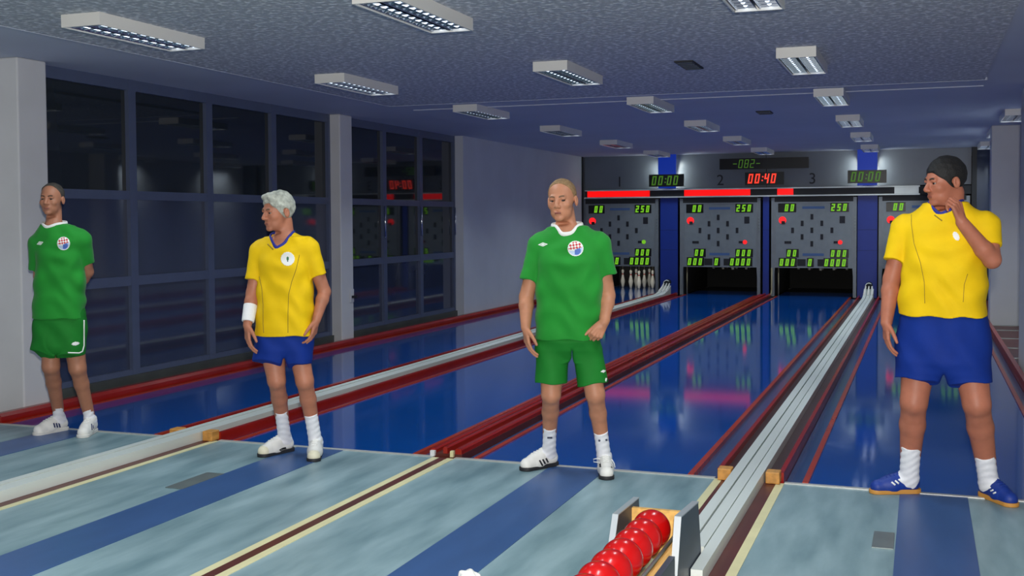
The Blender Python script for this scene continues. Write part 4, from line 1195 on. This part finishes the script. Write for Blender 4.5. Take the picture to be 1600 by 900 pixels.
P2 = dict(base=(-3.76, -0.36), label='silver haired man in yellow jersey and blue shorts with a white wristband', phi=R_(20),
    torso=((524, 398.5, 491, .13, 0), (490, 400, 490, .132, 0), (460, 402, 489, .132, 0), (430, 404, 487.5, .132, 0), (405, 404, 488, .13, 0), (388, 408, 486, .11, 0), (374, 420, 472, .075, 0)),
    shoulder=((407, 391, -.06), (482, 387, .06)), neck=(445, 368, 0), sleeve=((396, 438, -.03), (498, 431, .06)), sleeve_r=(.064, .053),
    elbow=((394.5, 458, -.03), (507, 456, .02)), wrist=((386.5, 508, .05), (494.5, 500, .08)), arm_r=(.048, .040, .027),
    hip=((425, 540, -.02), (465, 540, .02)), knee=((432, 594, .03), (476, 595, .05)), hem=((421, 566, 51), (466, 567, 42)),
    waist=((399.5, 520), (489, 520)), waist_b=.12, crotch=552, leg_r=(.082, .057, .050, .037), sock=((437, 646, 20), (489, 648, 21)),
    feet=((432, 709, 50), (492.5, 715, 6)), head=(434, 331, .01), head_s=1.02, head_rot=(56, 6, 0), neck_r=.062, jaw=1.0,
    hands=(dict(HANG_R, d=V(.02, -.12, -1)), dict(HANG_L, d=V(-.22, -.1, -1))),
    skin='skin_b', brow='brow_light', hair=dict(t=.011, top=.016, rough=.004, m='hair_silver', tuft=((0, -.055, .098), (.05, .04, .025)), cuts=[((0, -.80, -.60), (0, -.078, .062)), NAPE]),
    shirt_m='jersey_yellow', shirt_label='yellow jersey with blue V collar and round badge', shorts_m='shorts_blue', collar=dict(c=(441, 360, .01), rx=.074, ry=.086, drop=.125, vee=True, m='trim_blue'),
    shoe_m='shoe_white', sole_m='sole_dark', toe_m='shoe_cream', lace_m='trim_white', shoe_label='worn white sports shoe with black curved mark',
    shoe_marks=[(0, 'curved_mark', [(433.5, 709), (437, 704), (442, 701), (447, 700)], 3.0, 'mark_black'), (1, 'curved_mark', [(504, 704), (505, 708), (504.5, 711)], 2.4, 'mark_black')],
    extras=extras_yellow_left)
P3 = dict(base=(-1.95, -0.24), label='man in green jersey and shorts at the centre looking aside with arms hanging', phi=R_(12),
    torso=((528, 838, 934, .138, 0), (500, 838, 938, .142, 0), (470, 839, 942, .148, 0), (440, 838, 943, .15, 0), (410, 838, 942, .148, 0), (388, 840, 940, .13, 0), (370, 846, 932, .10, 0), (357, 858, 914, .072, 0)),
    shoulder=((843, 382, -.03), (936, 380, .04)), neck=(886, 354, 0), sleeve=((825.5, 438, 0), (950, 430, .03)), sleeve_r=(.065, .052),
    elbow=((822.5, 464, -.03), (950, 462, .0)), wrist=((821.5, 512, .05), (943.5, 504, .11)), arm_r=(.05, .043, .029),
    hip=((863, 552, -.01), (918, 552, .01)), knee=((861, 616, .03), (930, 616, .05)), hem=((862, 599, 54), (926, 599, 47)),
    waist=((840, 522), (938, 522)), waist_b=.132, crotch=548, leg_r=(.088, .057, .049, .037), sock=((857, 673, 21), (941, 677, 22)),
    feet=((843, 731, 50), (946, 742, -2)), head=(878, 313, .01), head_s=1.06, head_rot=(17, 3, -3), neck_r=.064, jaw=1.08, gaze=-0.5,
    hands=(dict(HANG_R, d=V(.10, -.12, -1)), dict(i=1, d=V(-.50, -.25, -.80), n=V(-.2, 1, 0), thumb=-1, curl=(.95, 1.2, .8), td=(.9, .35, .1), tb=.1)),
    skin='skin_c', brow='brow_light', hair=dict(t=.0035, m='hair_cropped', rough=.001, cuts=[((0, -.86, -.50), (0, -.048, .088)), NAPE]),
    shirt_m='jersey_green', shirt_label='green football jersey with white round collar and crest', shorts_m='shorts_green', collar=dict(c=(886, 344, .01), rx=.090, ry=.084, drop=.052, m='trim_white'),
    shoe_m='shoe_white', sole_m='sole_dark', lace_m='trim_white', shoe_label='white and black running shoe',
    shoe_marks=[(0, 'stripe', [(843 + 5 * j, 719 - 1.5 * j), (848 + 5 * j, 728 - 1.5 * j)], 2.6, 'mark_black') for j in range(3)] + [(0, 'toe_mark', [(835, 734), (842, 731)], 3, 'mark_black')] + [(1, 'side_mark', [(937, 722), (938, 730)], 3, 'mark_black'), (1, 'side_mark', [(957, 722), (956, 731)], 3, 'mark_black')],
    sock_marks=[('sock_mark', 0, [(855, 684), (863, 684)]), ('sock_mark', 1, [(935, 688), (938, 689)]), ('sock_mark', 1, [(946, 688), (949, 687)])],
    extras=extras_green_mid)
P4 = dict(base=(0.12, -0.15), label='dark haired man in yellow jersey and blue shorts holding his chin at the right', phi=R_(15),
    torso=((490, 1404, 1544, .172, -.01), (468, 1403.5, 1543, .175, -.01), (440, 1408, 1543, .175, -.01), (410, 1412, 1541, .172, -.01), (380, 1412, 1542, .16, 0), (352, 1414, 1543, .135, 0), (335, 1428, 1530, .10, 0), (320, 1446, 1508, .075, 0)),
    shoulder=((1414, 356, -.04), (1540, 352, .05)), neck=(1484, 322, -.01), sleeve=((1397.5, 408, .0), (1547, 386, .106)), sleeve_r=(.074, .058),
    elbow=((1393, 436, -.03), (1550, 406, .14)), wrist=((1385, 504, .05), (1503, 347, .22)), arm_r=(.056, .045, .031),
    hip=((1440, 530, -.01), (1510, 530, .01)), knee=((1428, 628, .04), (1526, 631, .05)), hem=((1436, 592, 77), (1514, 596, 71)),
    waist=((1403, 480), (1545, 480)), waist_b=.162, crotch=556, leg_r=(.098, .071, .066, .045), sock=((1418, 699, 33), (1544, 716, 33)),
    feet=((1399, 770, 68), (1559, 783, -34)), head=(1476, 284, .02), head_s=1.06, head_rot=(57, 7, 0), neck_r=.068, jaw=1.10,
    hands=(dict(HANG_R, d=V(.02, -.1, -1)), dict(i=1, d=V(-.28, -.05, .95), n=V(-.80, .60, .0), thumb=-1, curl=(.75, 1.5, 1.0), sc=1.02, td=(.95, .15, .35))),
    skin='skin_d', brow='brow_dark', hair=dict(t=.007, top=.013, rough=.002, m='hair_black', cuts=[((0, -.78, -.62), (0, -.080, .056)), NAPE]),
    shirt_m='jersey_yellow', shirt_label='yellow jersey with blue collar, stretched over the belly', shorts_m='shorts_blue', collar=dict(c=(1478, 317, .01), rx=.084, ry=.086, drop=.09, vee=True, m='trim_blue'), hem_curve=(482, 0.6),
    shoe_m='shoe_blue', sole_m='sole_gum', lace_m='shoe_blue', shoe_label='blue indoor shoe with three white stripes and gum sole',
    shoe_marks=[(0, 'stripe', [(1393 + 5.5 * j, 753 - 2.2 * j), (1399 + 5.5 * j, 758 - 2.2 * j)], 2.6, 'trim_white') for j in range(3)] + [(1, 'stripe', [(1543 + 4.2 * j, 763.5 + 3.8 * j), (1548 + 4.2 * j, 761.5 + 3.8 * j)], 2.4, 'trim_white') for j in range(3)],
    extras=extras_yellow_right)
for S in (P1, P2, P3, P4): build_person(S)
